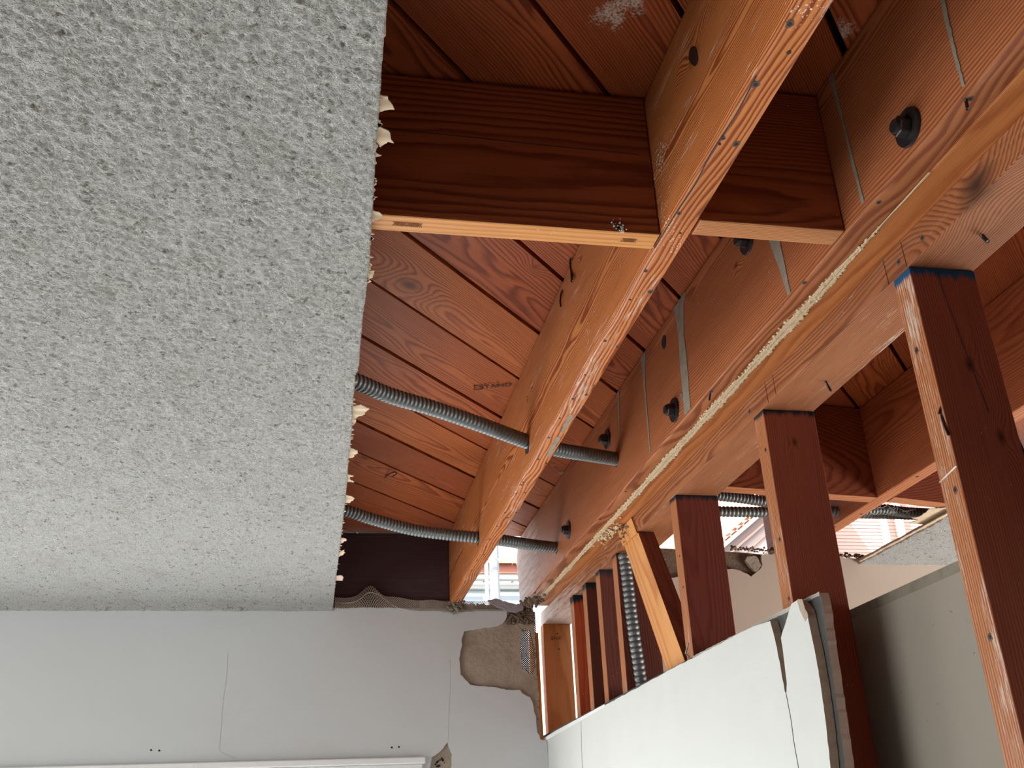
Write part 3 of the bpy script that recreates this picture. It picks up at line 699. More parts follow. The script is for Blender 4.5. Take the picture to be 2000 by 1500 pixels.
# ================================================================ FLEXIBLE CONDUITS
def conduit(pts, label, m, r=0.0132, group='grey flexible conduits through the framing', pitch=0.0088):
    o = link('flexible_conduit', sweep(pts, r, 0.0016, pitch), pts[0], m); tag(o, label, 'conduit', None); return o
c1 = conduit([(-0.05, 1.47, 0.722), (0.054, 1.5458, 0.724), (0.1121, 1.5905, 0.722), (0.1983, 1.6423, 0.722), (0.2899, 1.6934, 0.716), (0.3871, 1.7544, 0.711), (0.46, 1.80, 0.714), (0.5371, 1.8499, 0.725), (0.616, 1.903, 0.737)],
        'upper grey flexible conduit crossing below the stamped deck board', M['conduit'])
c2 = conduit([(-0.05, 2.25, 0.740), (0.0644, 2.2833, 0.735), (0.1181, 2.3038, 0.725), (0.2186, 2.3439, 0.712), (0.3093, 2.360, 0.705), (0.3898, 2.3660, 0.700), (0.4588, 2.3894, 0.700), (0.53, 2.43, 0.703), (0.616, 2.471, 0.707)],
        'lower grey flexible conduit in front of the near black end blocking', M['conduit'])
def onyy(px, py, Y):
    R_ = co.rotation_euler.to_matrix(); d = R_ @ Vector(((px-1000)/1961.14, (750-py)/1961.14, -1.0)); return d*(Y/d.y)
c3 = conduit([onyy(x, y, 2.1895) for x, y in ((1218, 1082), (1221, 1100), (1225, 1130), (1232, 1190), (1240, 1250), (1250, 1318), (1258, 1380))]+[(0.714, 2.189, 0.0)],
        'upright grey flexible conduit dropping between studs behind the white board', M['conduit'], r=0.0125, pitch=0.0125)
conduit([(0.79, 2.02, 0.713), (0.87, 2.04, 0.712), (0.9507, 2.05, 0.7085), (1.02, 2.055, 0.7010), (1.12, 2.06, 0.690), (1.20, 2.06, 0.684), (1.30, 2.06, 0.692), (1.37, 2.065, 0.688), (1.50, 2.08, 0.690)],
        'dark conduit sagging just under the side room blocking, upper of two', M['conduit_dark'], r=0.0112)
conduit([(0.79, 2.15, 0.707), (0.88, 2.15, 0.7085), (0.95, 2.15, 0.7085), (1.04, 2.15, 0.709), (1.18, 2.16, 0.715), (1.5, 2.18, 0.72)],
        'dark straight conduit across the tiled roof view, lower of two', M['conduit_dark'], r=0.0115, pitch=0.010)

# old cobwebs hanging under the side room conduit
bm = bmesh.new(); rr = random.Random(77)
cobs = []
for k in range(16):
    x = rr.uniform(1.235, 1.37); y = rr.uniform(1.99, 2.04); p0 = Vector((x, y, 0.682)); p2 = p0+Vector((rr.uniform(-.04, .04), rr.uniform(-.01, .01), rr.uniform(-.012, .006)))
    cobs.append(sweep([p0, (p0+p2)/2+Vector((0, 0, -rr.uniform(.003, .014))), p2], 0.00035, ring=4))
for m_ in cobs: bm.from_mesh(m_)
cw = link('cobweb', bm_done(bm), (1.30, 2.02, 0.68), M['chalk']); tag(cw, 'wispy cobwebs on the conduit beside the torn ceiling paper', 'cobweb', kind='stuff')

# ================================================================ SIDE ROOM FRAMING (right of the stud wall)
jR = timber('joist', 1.186, 1.224, 0.15, 2.45, JZ, ZD-0.0005,
    wood('joist_wood', 'y', (0.34, 0.105, 0.042), (0.19, 0.048, 0.02), ring=0.0036, pith=(0.1, -0.04), wander=0.025, blotch=0.5, specks=0.3),
    'reddish joist of the side room seen behind the two nearest studs', 'joist', bev=0.003,
    edge=(2, wood('edge_wood', 'y', (0.50, 0.19, 0.08), (0.32, 0.10, 0.04), ring=0.004, wander=0.01)))
for (x_, y_) in ((1.20, 1.75), (1.21, 2.0), (1.195, 2.1)): hole(jR, (x_, y_, JZ-0.0002), (0, 0, -1), 0.002)
def skewblock(x0, x1, ya, yb, th, z0, z1, m, label):
    me, _ = prism([(x0, ya), (x1, yb), (x1, yb+th), (x0, ya+th)], lambda u, v, d: (u, v, d), z0, z1)
    ew = wood('edge_wood', 'x', (0.50, 0.20, 0.085), (0.30, 0.10, 0.04), ring=0.004, wander=0.01)
    for p in me.polygons: p.material_index = 1 if abs(p.normal[2]) > 0.75 else 0
    o = link('blocking', me, ((x0+x1)/2, (ya+yb)/2, (z0+z1)/2), [m, ew]); return tag(o, label, 'blocking')
skewblock(0.7015, 1.1855, 1.825, 1.885, 0.034, JZ, ZD-0.003,
    wood('blocking_wood', 'x', (0.26, 0.065, 0.028), (0.13, 0.03, 0.014), ring=0.0042, pith=(0.15, 0.05), wander=0.012), 'dark red blocking between the stud wall and the reddish side room joist')
skewblock(1.2245, 1.60, 1.880, 1.965, 0.034, JZ, ZD-0.003,
    wood('blocking_wood', 'x', (0.22, 0.055, 0.026), (0.11, 0.026, 0.013), ring=0.0042, pith=(0.15, -0.05), wander=0.012), 'dark blocking beyond the reddish side room joist, over the torn paper')

# ================================================================ POPCORN CEILING
EDGE = [[0.0387, 0.6284], [0.0391, 0.6633], [0.0391, 0.7075], [0.0405, 0.7557], [0.0415, 0.8088], [0.0427, 0.8674], [0.0451, 0.9524], [0.0473, 1.0274], [0.0477, 1.0994], [0.0468, 1.1798], [0.0479, 1.2696], [0.0493, 1.327], [0.0458, 1.3622], [0.0465, 1.466], [0.0495, 1.572], [0.0492, 1.6917], [0.0519, 1.8569], [0.0528, 2.017], [0.0527, 2.2027], [0.0524, 2.3739], [0.052, 2.5702], [0.0537, 2.91]]
CT, CB = 0.6598, 0.6470
def fractal(nx, ny, scales, rng):
    H = np.zeros((ny, nx))
    for sx, sy, a in scales:
        gx, gy = int(nx/sx)+3, int(ny/sy)+3; G = rng.standard_normal((gy, gx))
        x = np.arange(nx)/sx; y = np.arange(ny)/sy; ix = x.astype(int); iy = y.astype(int)
        fx = x-ix; fy = y-iy; fx = fx*fx*(3-2*fx); fy = fy*fy*(3-2*fy)
        A = G[iy][:, ix]; B = G[iy][:, ix+1]; C_ = G[iy+1][:, ix]; D = G[iy+1][:, ix+1]
        H += a*((A*(1-fx)+B*fx)*(1-fy)[:, None]+(C_*(1-fx)+D*fx)*fy[:, None])
    return H
def popcorn(name, xfun0, xfun1, y0, y1, step, seed, label, edge_side=1, nxlen=1.2, ywave=True):
    rng = np.random.default_rng(seed)
    ys = np.arange(y0, y1+step/2, step); ny = len(ys); nx = int(nxlen/step)
    H = fractal(nx, ny, [(1.0, 1.0, 0.55), (1.9, 1.9, 0.5), (4.2, 4.2, 0.16), (16, 16, 0.12)], rng)
    H = np.abs(H)**0.85*np.sign(H)
    S = np.linspace(0, 1, nx)
    X0 = np.array([xfun0(y) for y in ys])[:, None]; X1 = np.array([xfun1(y) for y in ys])[:, None]
    XX = X0+(X1-X0)*S[None, :]; YY = np.repeat(ys[:, None], nx, 1)
    ZZ = CB - np.clip(H*0.00165, -0.0022, 0.0036)
    if ywave: ZZ = ZZ-0.010*np.clip((YY-(y1-0.035))/0.035, 0, 1)**2
    V = np.stack([XX, YY, ZZ], -1).reshape(-1, 3)
    top = np.stack([XX[:, -1], ys, np.full(ny, CT)], -1); topL = np.stack([XX[:, 0], ys, np.full(ny, CT)], -1)
    nv = len(V); V = np.concatenate([V, top, topL])
    i = np.arange(ny-1)[:, None]*nx+np.arange(nx-1)[None, :]
    F = np.stack([i, i+nx, i+nx+1, i+1], -1).reshape(-1, 4)
    a = np.arange(ny-1)*nx+nx-1; b = nv+np.arange(ny-1); SF = np.stack([a, a+nx, b+1, b], -1)
    c = nv+ny+np.arange(ny-1); TF = np.stack([b, b+1, c+1, c], -1)
    F = np.concatenate([F, SF, TF])
    me = bpy.data.meshes.new('m'); me.vertices.add(len(V)); me.vertices.foreach_set('co', V.astype(np.float32).ravel())
    me.loops.add(F.size); me.loops.foreach_set('vertex_index', F.astype(np.int32).ravel())
    me.polygons.add(len(F)); me.polygons.foreach_set('loop_start', np.arange(0, F.size, 4, dtype=np.int32))
    mi = np.zeros(len(F), np.int32); mi[-(len(SF)+len(TF)):] = 1; me.polygons.foreach_set('material_index', mi)
    me.update(calc_edges=True); me.validate()
    o = link(name, me, (float(X1.mean()), (y0+y1)/2, CB), [M['popcorn'], M['gypsum']]); tag(o, label, kind='structure'); return o
ey = [e[1] for e in EDGE]; ex = [e[0] for e in EDGE]
rj = np.random.default_rng(4).normal(0, 0.0006, 4000)
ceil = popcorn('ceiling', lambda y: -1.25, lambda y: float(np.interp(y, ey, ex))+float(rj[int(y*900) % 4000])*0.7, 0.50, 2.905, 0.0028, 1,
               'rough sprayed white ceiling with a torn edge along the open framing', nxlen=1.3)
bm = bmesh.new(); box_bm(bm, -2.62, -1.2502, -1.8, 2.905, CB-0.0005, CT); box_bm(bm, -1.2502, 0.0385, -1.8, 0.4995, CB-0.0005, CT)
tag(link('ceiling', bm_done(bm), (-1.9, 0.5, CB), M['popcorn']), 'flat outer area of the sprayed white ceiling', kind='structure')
PAP = [[[0.044, 0.7524], [0.0481, 0.7547], [0.0556, 0.7698], [0.0506, 0.769], [0.0453, 0.7772], [0.0434, 0.7649]], [[0.0441, 0.7965], [0.0506, 0.8019], [0.0545, 0.8069], [0.0585, 0.8184], [0.0532, 0.8167], [0.0487, 0.8255], [0.046, 0.8308], [0.0428, 0.8149]], [[0.0429, 0.8396], [0.0442, 0.8352], [0.0477, 0.8414], [0.0434, 0.8479]], [[0.0454, 0.9396], [0.0524, 0.9427], [0.0575, 0.95], [0.0522, 0.9568], [0.0462, 0.9617]], [[0.048, 1.0731], [0.0565, 1.0696], [0.0541, 1.0821], [0.05, 1.0976]], [[0.0489, 1.4873], [0.0599, 1.4801], [0.0743, 1.491], [0.0673, 1.5125], [0.0582, 1.5283], [0.0506, 1.5441]], [[0.0481, 1.5443], [0.0552, 1.535], [0.0546, 1.5568], [0.0499, 1.5661]], [[0.0508, 1.6694], [0.0628, 1.6784], [0.0651, 1.6882], [0.0579, 1.7093], [0.0531, 1.7253]], [[0.0525, 1.8014], [0.0641, 1.8062], [0.0562, 1.8239], [0.0649, 1.8465], [0.0543, 1.8473]], [[0.0522, 1.9205], [0.0634, 1.926], [0.0703, 1.9447], [0.0633, 1.9712], [0.0531, 1.9719]], [[0.0508, 2.2198], [0.0673, 2.2353], [0.0591, 2.2605], [0.0524, 2.2692]], [[0.049, 2.3472], [0.0637, 2.3244], [0.0669, 2.3464], [0.056, 2.3784], [0.0491, 2.3924]], [[0.0502, 2.5586], [0.0642, 2.553], [0.0715, 2.5789], [0.0689, 2.6163], [0.053, 2.6114]]]
for k, pl in enumerate(PAP):
    x0_ = min(p[0] for p in pl); pl = [(p[0]-(0.004 if p[0] < x0_+0.003 else 0), p[1]) for p in pl]
    rr = random.Random(k); cx_ = max(p[0] for p in pl)
    curl = rr.uniform(-0.10, 0.05)
    me, _ = prism(rag(pl, 0.003, 0.0009, k+3), lambda u, v, d: (u, v, 0.652+d+curl*(u-x0_)+0.0012*math.sin(v*260)), 0.0, 0.0011)
    link('torn_paper', me, (pl[0][0], pl[0][1], 0.652), M['paper_pink'] if k in (10, 12, 2) else M['paper'], ceil)
# thin ragged paper fringe along the cut
for k in range(60):
    rr = random.Random(100+k); y = rr.choice([rr.uniform(0.74, 1.1), rr.uniform(1.35, 2.75)]); x = float(np.interp(y, ey, ex))
    w_ = rr.uniform(0.003, 0.010); l_ = rr.uniform(0.002, 0.006)
    me, _ = prism([(x-0.003, y-w_), (x+l_*0.5, y-w_*0.3), (x+l_, y+rr.uniform(-.3, .3)*w_), (x+l_*.3, y+w_*.6), (x-0.003, y+w_)], lambda u, v, d: (u, v, 0.651+d), 0, 0.0008)
    link('paper_fringe', me, (x, y, 0.651), M['paper'] if k % 3 else M['paper_pink'], ceil)

# ================================================================ FAR WALL (left room)
WY = 2.905
PATCH = [[0.4303, 0.5796], [0.4498, 0.5825], [0.4846, 0.5912], [0.5164, 0.5926], [0.5425, 0.603], [0.5534, 0.6104], [0.5586, 0.6254], [0.5547, 0.6434]]
PATCH_R = [[0.6405, 0.28], [0.631, 0.2984], [0.6287, 0.3397], [0.623, 0.3746], [0.6151, 0.3957], [0.5974, 0.4002], [0.5861, 0.413], [0.5652, 0.4119], [0.5138, 0.421], [0.4859, 0.4241], [0.442, 0.4303], [0.4291, 0.4445], [0.4176, 0.4587], [0.4125, 0.5029], [0.4219, 0.5316], [0.4224, 0.5591]]
top_w = rag([(0.5547, 0.6434), (0.40, 0.645), (0.25, 0.6475), (0.12, 0.6485), (0.054, 0.6475), (-2.62, 0.6465)], 0.012, 0.0012, 9, closed=False)
WH = -1.0
face = [(-2.62, -1.65), (0.6575, -1.65), (0.6575, 0.268)] + rag([(0.655, 0.275)]+PATCH_R, 0.008, 0.0018, 2, closed=False) + rag(PATCH, 0.008, 0.0018, 5, closed=False) + top_w[1:]
WIN = [(-1.75, -0.95), (0.300, -0.95), (0.300, 0.222), (-1.75, 0.222)]
P2 = [[0.3261, 0.2119-0.02], [0.3332, 0.2379], [0.3601, 0.2557], [0.3773, 0.278], [0.3828, 0.2605], [0.3896, 0.2445], [0.3877, 0.2103], [0.384, 0.12], [0.345, 0.10]]
me, _ = prism(face, lambda u, v, d: (u, d, v), WY, WY+0.009, holes=[WIN, rag(P2, 0.006, 0.001, 6)])
wall = tag(link('wall_far', me, (-0.9, WY, 0), M['wallpaint']), 'pale grey plaster wall with a broken patch near the corner', kind='structure')
HOLE = [[0.6012, 0.5866], [0.6287, 0.5836], [0.6373, 0.539], [0.6376, 0.4834], [0.6287, 0.4575], [0.5993, 0.4751], [0.5955, 0.5275]]
bc = [(-2.62, -1.65), (0.642, -1.65), (0.643, 0.30)] + rag([(0.6435, 0.3394), (0.6427, 0.4094), (0.6403, 0.4809), (0.641, 0.5835), (0.6405, 0.6344)], 0.006, 0.0022, 7, closed=False) + rag([(0.635, 0.655), (0.60, 0.650), (0.5547, 0.652), (0.45, 0.6545), (0.40, 0.6560), (0.375, 0.665), (0.25, 0.6650), (0.05, 0.6650)], 0.008, 0.0012, 3, closed=False) + [(-2.62, 0.6650)]
me, _ = prism(bc, lambda u, v, d: (u, d, v), WY+0.0092, WY+0.021, holes=[WIN, rag(HOLE, 0.005, 0.002, 8)])
link('brown_coat', me, (-0.9, WY+0.015, 0), M['browncoat'], wall)
me, _ = prism([(-2.62, -1.65), (0.590, -1.65), (0.590, 0.6585), (-2.62, 0.6585)], lambda u, v, d: (u, d, v), WY+0.0212, WY+0.10, holes=[WIN])
link('wall_core', me, (-0.9, WY+0.05, 0), M['dirt'], wall)
# cracks and pin holes
link('wall_crack', sweep([(x, WY-0.0002, z) for x, z in [[-0.2268, 0.5228], [-0.2247, 0.4612], [-0.2289, 0.3942], [-0.2285, 0.3221], [-0.2285, 0.2732], [-0.2185, 0.2627], [-0.1835, 0.2492]]], 0.00025, ring=5), (-0.22, WY, 0.4), M['grout'], wall)
for x, z in [[-0.4016, 0.2746], [-0.381, 0.2729], [0.2243, 0.2668], [0.2438, 0.2677]]: hole(wall, (x, WY-0.0004, z), (0, -1, 0), 0.0028, halo=False, name='screw_hole')
put = sweep([(0.388, WY-0.0002, 0.50), (0.3875, WY-0.0002, 0.43), (0.383, WY-0.0002, 0.36), (0.379, WY-0.0002, 0.28)], 0.00018, ring=5)
link('wall_crack', put, (0.385, WY, 0.4), M['grout'], wall)
# black smudge letters on the lower broken patch
bm = bmesh.new(); rr = random.Random(3)
for k in range(12): lump(bm, Vector((0.356+rr.gauss(0, .010), WY+0.0088, 0.222+rr.gauss(0, .008))), rr.uniform(.0015, .004), rr)
link('tar_smudge', bm_done(bm), (0.356, WY, 0.22), M['black'], wall)['kind'] = 'stuff'

# metal lath: expanded diamond mesh sticking up along the wall top and across the hole
def lath_mesh(x0, x1, rows, zf, yf, cell=0.0125, rowh=0.0058, t=0.00065, keep=None):
    bm = bmesh.new(); n = int((x1-x0)/(cell/2))
    for r in range(rows):
        for i in range(n):
            for s in (0, 1):
                a = (i, r+((i+s) % 2)); b = (i+1, r+((i+1+s) % 2))
                if s == 1 and r > 0 and False: continue
                P_ = []
                for (ii, rr_) in (a, b):
                    x = x0+ii*cell/2; z = zf(x, rr_*rowh); y = yf(x, rr_*rowh); P_.append(Vector((x, y, z)))
                if keep and not keep(P_[0].x, P_[0].z): continue
                d = (P_[1]-P_[0]).normalized(); nn = Vector((0, 1, 0)); u = d.cross(nn).normalized()*t; q = nn*t*1.4
                vs = [bm.verts.new(P_[k]+sx*u+sy*q) for k in (0, 1) for sx, sy in ((-1, -1), (1, -1), (1, 1), (-1, 1))]
                for f in ((0, 1, 5, 4), (1, 2, 6, 5), (2, 3, 7, 6), (3, 0, 4, 7)): bm.faces.new([vs[j] for j in f])
    return bm_done(bm)
me, _ = prism(rag([(0.056, 0.6465), (0.20, 0.6475), (0.40, 0.6440), (0.555, 0.6425), (0.60, 0.648), (0.60, 0.6535), (0.40, 0.656), (0.375, 0.6645), (0.056, 0.6640)], 0.008, 0.0012, 13), lambda u, v, d: (u, d, v), WY-0.0012, WY+0.010)
link('dark_band', me, (0.3, WY, 0.655), M['dark_backing'], wall)  # dark strip added behind the lath to set off its wires
hump = lambda x: 0.030*math.exp(-((x-0.158)/0.028)**2)
me = lath_mesh(0.058, 0.46, 5, lambda x, d: 0.6455-0.012*max(0, min(1, (x-0.22)/0.15))+d*(1+hump(x)*38)+0.002*math.sin(x*60), lambda x, d: WY-0.004-0.004*math.sin(x*40)-d*0.25)
link('metal_lath', me, (0.25, WY, 0.65), M['lath'], wall)['kind'] = 'stuff'
link('lath_edge', sweep([(0.058, WY-0.005, 0.661), (0.10, WY-0.006, 0.660), (0.125, WY-0.008, 0.668), (0.145, WY-0.012, 0.684), (0.160, WY-0.013, 0.689), (0.185, WY-0.011, 0.680), (0.21, WY-0.008, 0.661), (0.24, WY-0.005, 0.645)], 0.0016, ring=8), (0.15, WY, 0.66), M['lath'], wall)
me = lath_mesh(0.30, 0.56, 5, lambda x, d: 0.637+d, lambda x, d: WY-0.004-d*0.1)
link('metal_lath', me, (0.43, WY, 0.65), M['lath'], wall)['kind'] = 'stuff'
me = lath_mesh(0.588, 0.645, 30, lambda x, d: 0.452+d, lambda x, d: WY+0.016-0.25*max(0, x-0.62), cell=0.0125, rowh=0.0062, t=0.0012)
link('metal_lath', me, (0.615, WY, 0.52), M['lathr'], wall)['kind'] = 'stuff'
# crust of old mortar along the wall head
bm = bmesh.new(); rr = random.Random(31)
for k in range(520):
    x = rr.uniform(0.06, 0.60); lump(bm, Vector((x, WY+0.004+rr.uniform(-.004, .006), 0.650+rr.uniform(-.002, .009))), rr.uniform(.0015, .0045), rr, .8)
for k in range(300):
    x = rr.uniform(0.557, 0.638); lump(bm, Vector((x, WY+0.006+rr.uniform(-.005, .003), rr.uniform(0.600, .655))), rr.uniform(.0015, .005), rr, .8)
for k in range(200): lump(bm, Vector((0.6385+rr.gauss(0, .0022), WY+0.012, rr.uniform(.29, .62))), rr.uniform(.0012, .0036), rr, .8)
link('mortar_crust', bm_done(bm), (0.4, WY, 0.65), M['dirt'], wall)['kind'] = 'stuff'
bm = bmesh.new()
for k in range(70): lump(bm, Vector((0.408+rr.gauss(0, .010), WY-0.012+rr.uniform(-.004, .004), 0.650+rr.gauss(0, .011))), rr.uniform(.002, .006), rr)
link('mortar_lump', bm_done(bm), (0.41, WY, 0.65), M['grout'], wall)['kind'] = 'stuff'
me, _ = prism(rag([(0.500, 0.668), (0.525, 0.672), (0.560, 0.660), (0.600, 0.655), (0.606, 0.640), (0.575, 0.633), (0.545, 0.640), (0.52, 0.652)], 0.007, 0.0022, 12), lambda u, v, d: (u, d, v), WY-0.012, WY+0.004)
link('loose_plaster', me, (0.55, WY, 0.65), plaster('mauve_plaster', (0.36, 0.32, 0.36), (0.24, 0.2, 0.22), 60, 1, 200, 0.003), wall)
bm = bmesh.new()
for k in range(160): lump(bm, Vector((0.625+rr.gauss(0, .012), 2.86+rr.gauss(0, .03), JZ-0.004+rr.gauss(0, .004))), rr.uniform(.002, .006), rr)
link('mud_nest', bm_done(bm), (0.62, 2.86, JZ), M['dirt'], beam)['kind'] = 'stuff'

# window head and casing at the bottom of the picture
win = empty('window_1', (-0.72, WY, -0.4)); tag(win, 'white painted window casing under the grey plaster wall', kind='structure')
def casing(x0, x1, z0, z1, y0, y1, nm='casing', bev=0.003, m=None):
    bm = bmesh.new(); box_bm(bm, x0, x1, y0, y1, z0, z1, bev); return link(nm, bm_done(bm), ((x0+x1)/2, (y0+y1)/2, (z0+z1)/2), m or M['trim'], win)
casing(-1.80, 0.315, 0.2225, 0.2400, WY-0.016, WY+0.006, 'head_moulding')
casing(-1.79, 0.308, 0.160, 0.2222, WY-0.011, WY+0.006, 'head_casing')
casing(0.250, 0.309, -1.0, 0.1598, WY-0.011, WY+0.006)
casing(-1.79, -1.73, -1.0, 0.1598, WY-0.011, WY+0.006)
casing(-1.85, 0.33, -1.03, -1.0002, WY-0.04, WY+0.006, 'sill')
casing(-1.73, 0.25, 0.10, 0.16, WY+0.008, WY+0.045, 'sash_rail'); casing(-1.73, 0.25, -0.95, -0.90, WY+0.008, WY+0.045, 'sash_rail')
casing(-0.76, -0.70, -0.90, 0.10, WY+0.008, WY+0.045, 'sash_stile')

# ================================================================ WHITE BOARDS ON THE STUD WALL
# outer layer, cracked, near end broken off
TOPZ = 0.2955
def onx(px, py, X):
    R_ = co.rotation_euler.to_matrix(); d = R_ @ Vector(((px-1000)/1961.14, (750-py)/1961.14, -1.0)); q = d*(X/d.x); return (q.y, q.z)
near = [onx(x, y, 0.66) for x, y in ((1622, 1500), (1614, 1420), (1604, 1345), (1595, 1290), (1585, 1240), (1578, 1205), (1574, 1190), (1566, 1180), (1557, 1172))]
crackR = [onx(x, y, 0.66) for x, y in ((1545, 1180), (1537, 1208), (1525, 1246), (1529, 1270), (1533, 1305), (1537, 1335), (1536, 1352))]
crackL = [onx(x, y, 0.66) for x, y in ((1533, 1352), (1527, 1318), (1519, 1275), (1513, 1245), (1504, 1213))]
low = near[0][0]
outl = [(3.02, -1.65), (low+0.02, -1.65)] + rag(near, 0.006, 0.0007, 3, closed=False) + rag(crackR, 0.006, 0.0005, 2, closed=False) + rag(crackL, 0.006, 0.0007, 4, closed=False) + [onx(1495, 1216, 0.66), (1.45, TOPZ)] + rag([(1.48, TOPZ), (1.9, TOPZ-0.001), (2.4, TOPZ-0.006), (3.02, TOPZ-0.012)], 0.02, 0.0008, 5, closed=False)
me, nf = prism(outl, lambda u, v, d: (d, u, v), 0.6600, 0.6725)
me.polygons.foreach_set('material_index', [1 if i >= nf else 0 for i in range(len(me.polygons))])
board = link('gypsum_board', me, (0.666, 2.0, -0.4), [M['white_board'], M['gypsum']])
tag(board, 'white painted board with a vertical crack near its broken end, under the studs', 'wall board')
inner = [(3.02, -1.65), (1.285, -1.65)] + rag([(1.2655, 0.04), (1.262, 0.10), (1.258, 0.17), (1.255, 0.23), (1.250, 0.284), (1.2535, 0.3005)], 0.006, 0.0012, 9, closed=False) + [(1.30, 0.302), (1.6, 0.303), (3.02, 0.300)]
me, nf = prism(inner, lambda u, v, d: (d, u, v), 0.6738, 0.6863)
me.polygons.foreach_set('material_index', [1 if i >= nf else 0 for i in range(len(me.polygons))])
board2 = link('gypsum_board', me, (0.680, 2.0, -0.4), [M['shaded_paper'], plaster('pinkish_gypsum', (0.50, 0.40, 0.34), (0.42, 0.33, 0.27), 40, 0.5, 200, 0.001)])
tag(board2, 'shaded grey papered inner board projecting past the broken end of the white one', 'wall board')
me, _ = prism(rag([(1.253, 0.2965), (1.75, 0.2985), (1.75, 0.3035), (1.2535, 0.3020)], 0.01, 0.0006, 5), lambda u, v, d: (d, u, v), 0.6727, 0.6735)
link('edge_paper', me, (0.673, 1.5, 0.3), M['grout_pale'], board2)
# torn paper corner at the broken end and the far top
me, _ = prism(rag([(1.268, 0.272), (1.279, 0.2985), (1.294, 0.3000), (1.290, 0.285), (1.279, 0.268)], 0.004, 0.001, 8), lambda u, v, d: (d, u, v), 0.6590, 0.6598)
link('torn_paper', me, (0.659, 1.28, 0.28), M['gypsum'], board)
me, _ = prism([(2.30, 0.2935), (2.80, 0.290), (3.02, 0.2845), (3.02, 0.276), (2.7, 0.281), (2.3, 0.288)], lambda u, v, d: (d, u, v), 0.6594, 0.6599)
link('edge_tape', me, (0.6596, 2.6, 0.286), M['trim'], board)
for pts in ([(0.6598, 2.52, 0.283), (0.6598, 2.535, 0.20), (0.6598, 2.53, 0.10)], [(0.6598, 2.95, 0.27), (0.6598, 2.93, 0.15), (0.6598, 2.92, 0.0)],
            [(0.6598, *onx(1535, 1352, 0.66)), (0.6598, *onx(1545, 1405, 0.66)), (0.6598, *onx(1551, 1450, 0.66)), (0.6598, *onx(1560, 1500, 0.66))]):
    link('hairline_crack', sweep(pts, 0.0006, ring=5), pts[0], M['halo'], board)
link('curled_paper', sweep([(0.66, 1.735, 0.300), (0.657, 1.742, 0.306), (0.658, 1.725, 0.322)], 0.0016, ring=6), (0.66, 1.73, 0.30), M['grout'], board)
# far-side board seen through the studs
me, nf = prism([(2.37, -1.65), (-1.8, -1.65), (-1.8, 0.301), (2.37, 0.301)], lambda u, v, d: (d, u, v), 0.7755, 0.788)
board3 = link('gypsum_board', me, (0.782, 0.3, -0.6), M['grey_paper'])
tag(board3, 'unpainted grey brown back of the far side board behind the nearest studs', 'wall board')
me, _ = prism([(2.37, 0.288), (0.2, 0.288), (0.2, 0.3012), (2.37, 0.3012)], lambda u, v, d: (d, u, v), 0.7749, 0.7754)
link('edge_fold', me, (0.775, 1.2, 0.295), M['grout'], board3)
timber('bottom_plate', 0.6870, 0.7750, -1.8, 2.99, -1.6885, -1.6505, wood('plate_wood', 'y'), 'sole plate under the stud wall', 'wall plate')

# ================================================================ SIDE ROOM SHELL
RY = 2.38
topb = [(3.3, 0.647), (1.6404, 0.647), (1.4505, 0.6503), (1.40, 0.662)] + rag([(1.3825, 0.6633), (1.296, 0.6693), (1.1961, 0.6749), (1.135, 0.6715), (1.1302, 0.6363), (1.0966, 0.6093), (1.0778, 0.6238), (1.048, 0.6302), (1.0275, 0.6327), (1.007, 0.6351), (0.9079, 0.6118), (0.88, 0.6051), (0.79, 0.608)], 0.008, 0.0020, 4, closed=False)
me, _ = prism([(0.79, -1.65), (3.3, -1.65)]+topb, lambda u, v, d: (u, d, v), RY, RY+0.010)
wr = tag(link('wall_side_room', me, (2.0, RY, -0.3), M['beige']), 'beige plaster wall of the side room with a brown broken band at its top', kind='structure')
me, _ = prism([(0.79, -1.65), (3.3, -1.65), (3.3, 0.640), (1.45, 0.642), (1.38, 0.658), (1.13, 0.674), (1.08, 0.678), (0.79, 0.689)], lambda u, v, d: (u, d, v), RY+0.0102, RY+0.09)
link('brown_coat', me, (2.0, RY+0.05, -0.3), M['dirt'], wr)
bm = bmesh.new(); rr = random.Random(17)
for k in range(330): x = rr.uniform(1.05, 1.42); lump(bm, Vector((x, RY-0.004+rr.uniform(-.006, .004), 0.6845-0.05*(x-1.05)+rr.gauss(0, .0035))), rr.uniform(.0015, .0055), rr, .6)
link('mortar_crust', bm_done(bm), (1.2, RY, 0.67), M['dirt'], wr)['kind'] = 'stuff'
me, _ = prism(rag([(1.094, 0.664), (1.1185, 0.6655), (1.1290, 0.6390), (1.112, 0.624), (1.096, 0.636), (1.088, 0.652)], 0.006, 0.0015, 3), lambda u, v, d: (u, d, v), RY-0.002, RY+0.008)
link('loose_plaster', me, (1.11, RY, 0.645), M['browncoat'], wr)
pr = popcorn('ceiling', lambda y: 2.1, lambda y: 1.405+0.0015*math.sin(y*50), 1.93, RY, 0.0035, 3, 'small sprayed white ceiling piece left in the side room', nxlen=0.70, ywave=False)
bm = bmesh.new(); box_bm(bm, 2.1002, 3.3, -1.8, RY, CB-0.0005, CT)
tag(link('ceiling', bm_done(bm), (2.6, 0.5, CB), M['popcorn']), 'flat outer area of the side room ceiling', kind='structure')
PR = [[1.3442, 1.9442], [1.3886, 1.934], [1.41, 1.9669], [1.41, 2.0064], [1.408, 2.0668], [1.3563, 2.0481], [1.3654, 2.0258], [1.3400, 2.0100], [1.3569, 1.9966]]
me, _ = prism(rag(PR, 0.008, 0.0025, 3), lambda u, v, d: (u, v, 0.6585+d-0.10*(1.41-u)*0.4), 0.0, 0.0014)
link('torn_paper', me, (1.39, 2.0, 0.655), M['paper'], pr)
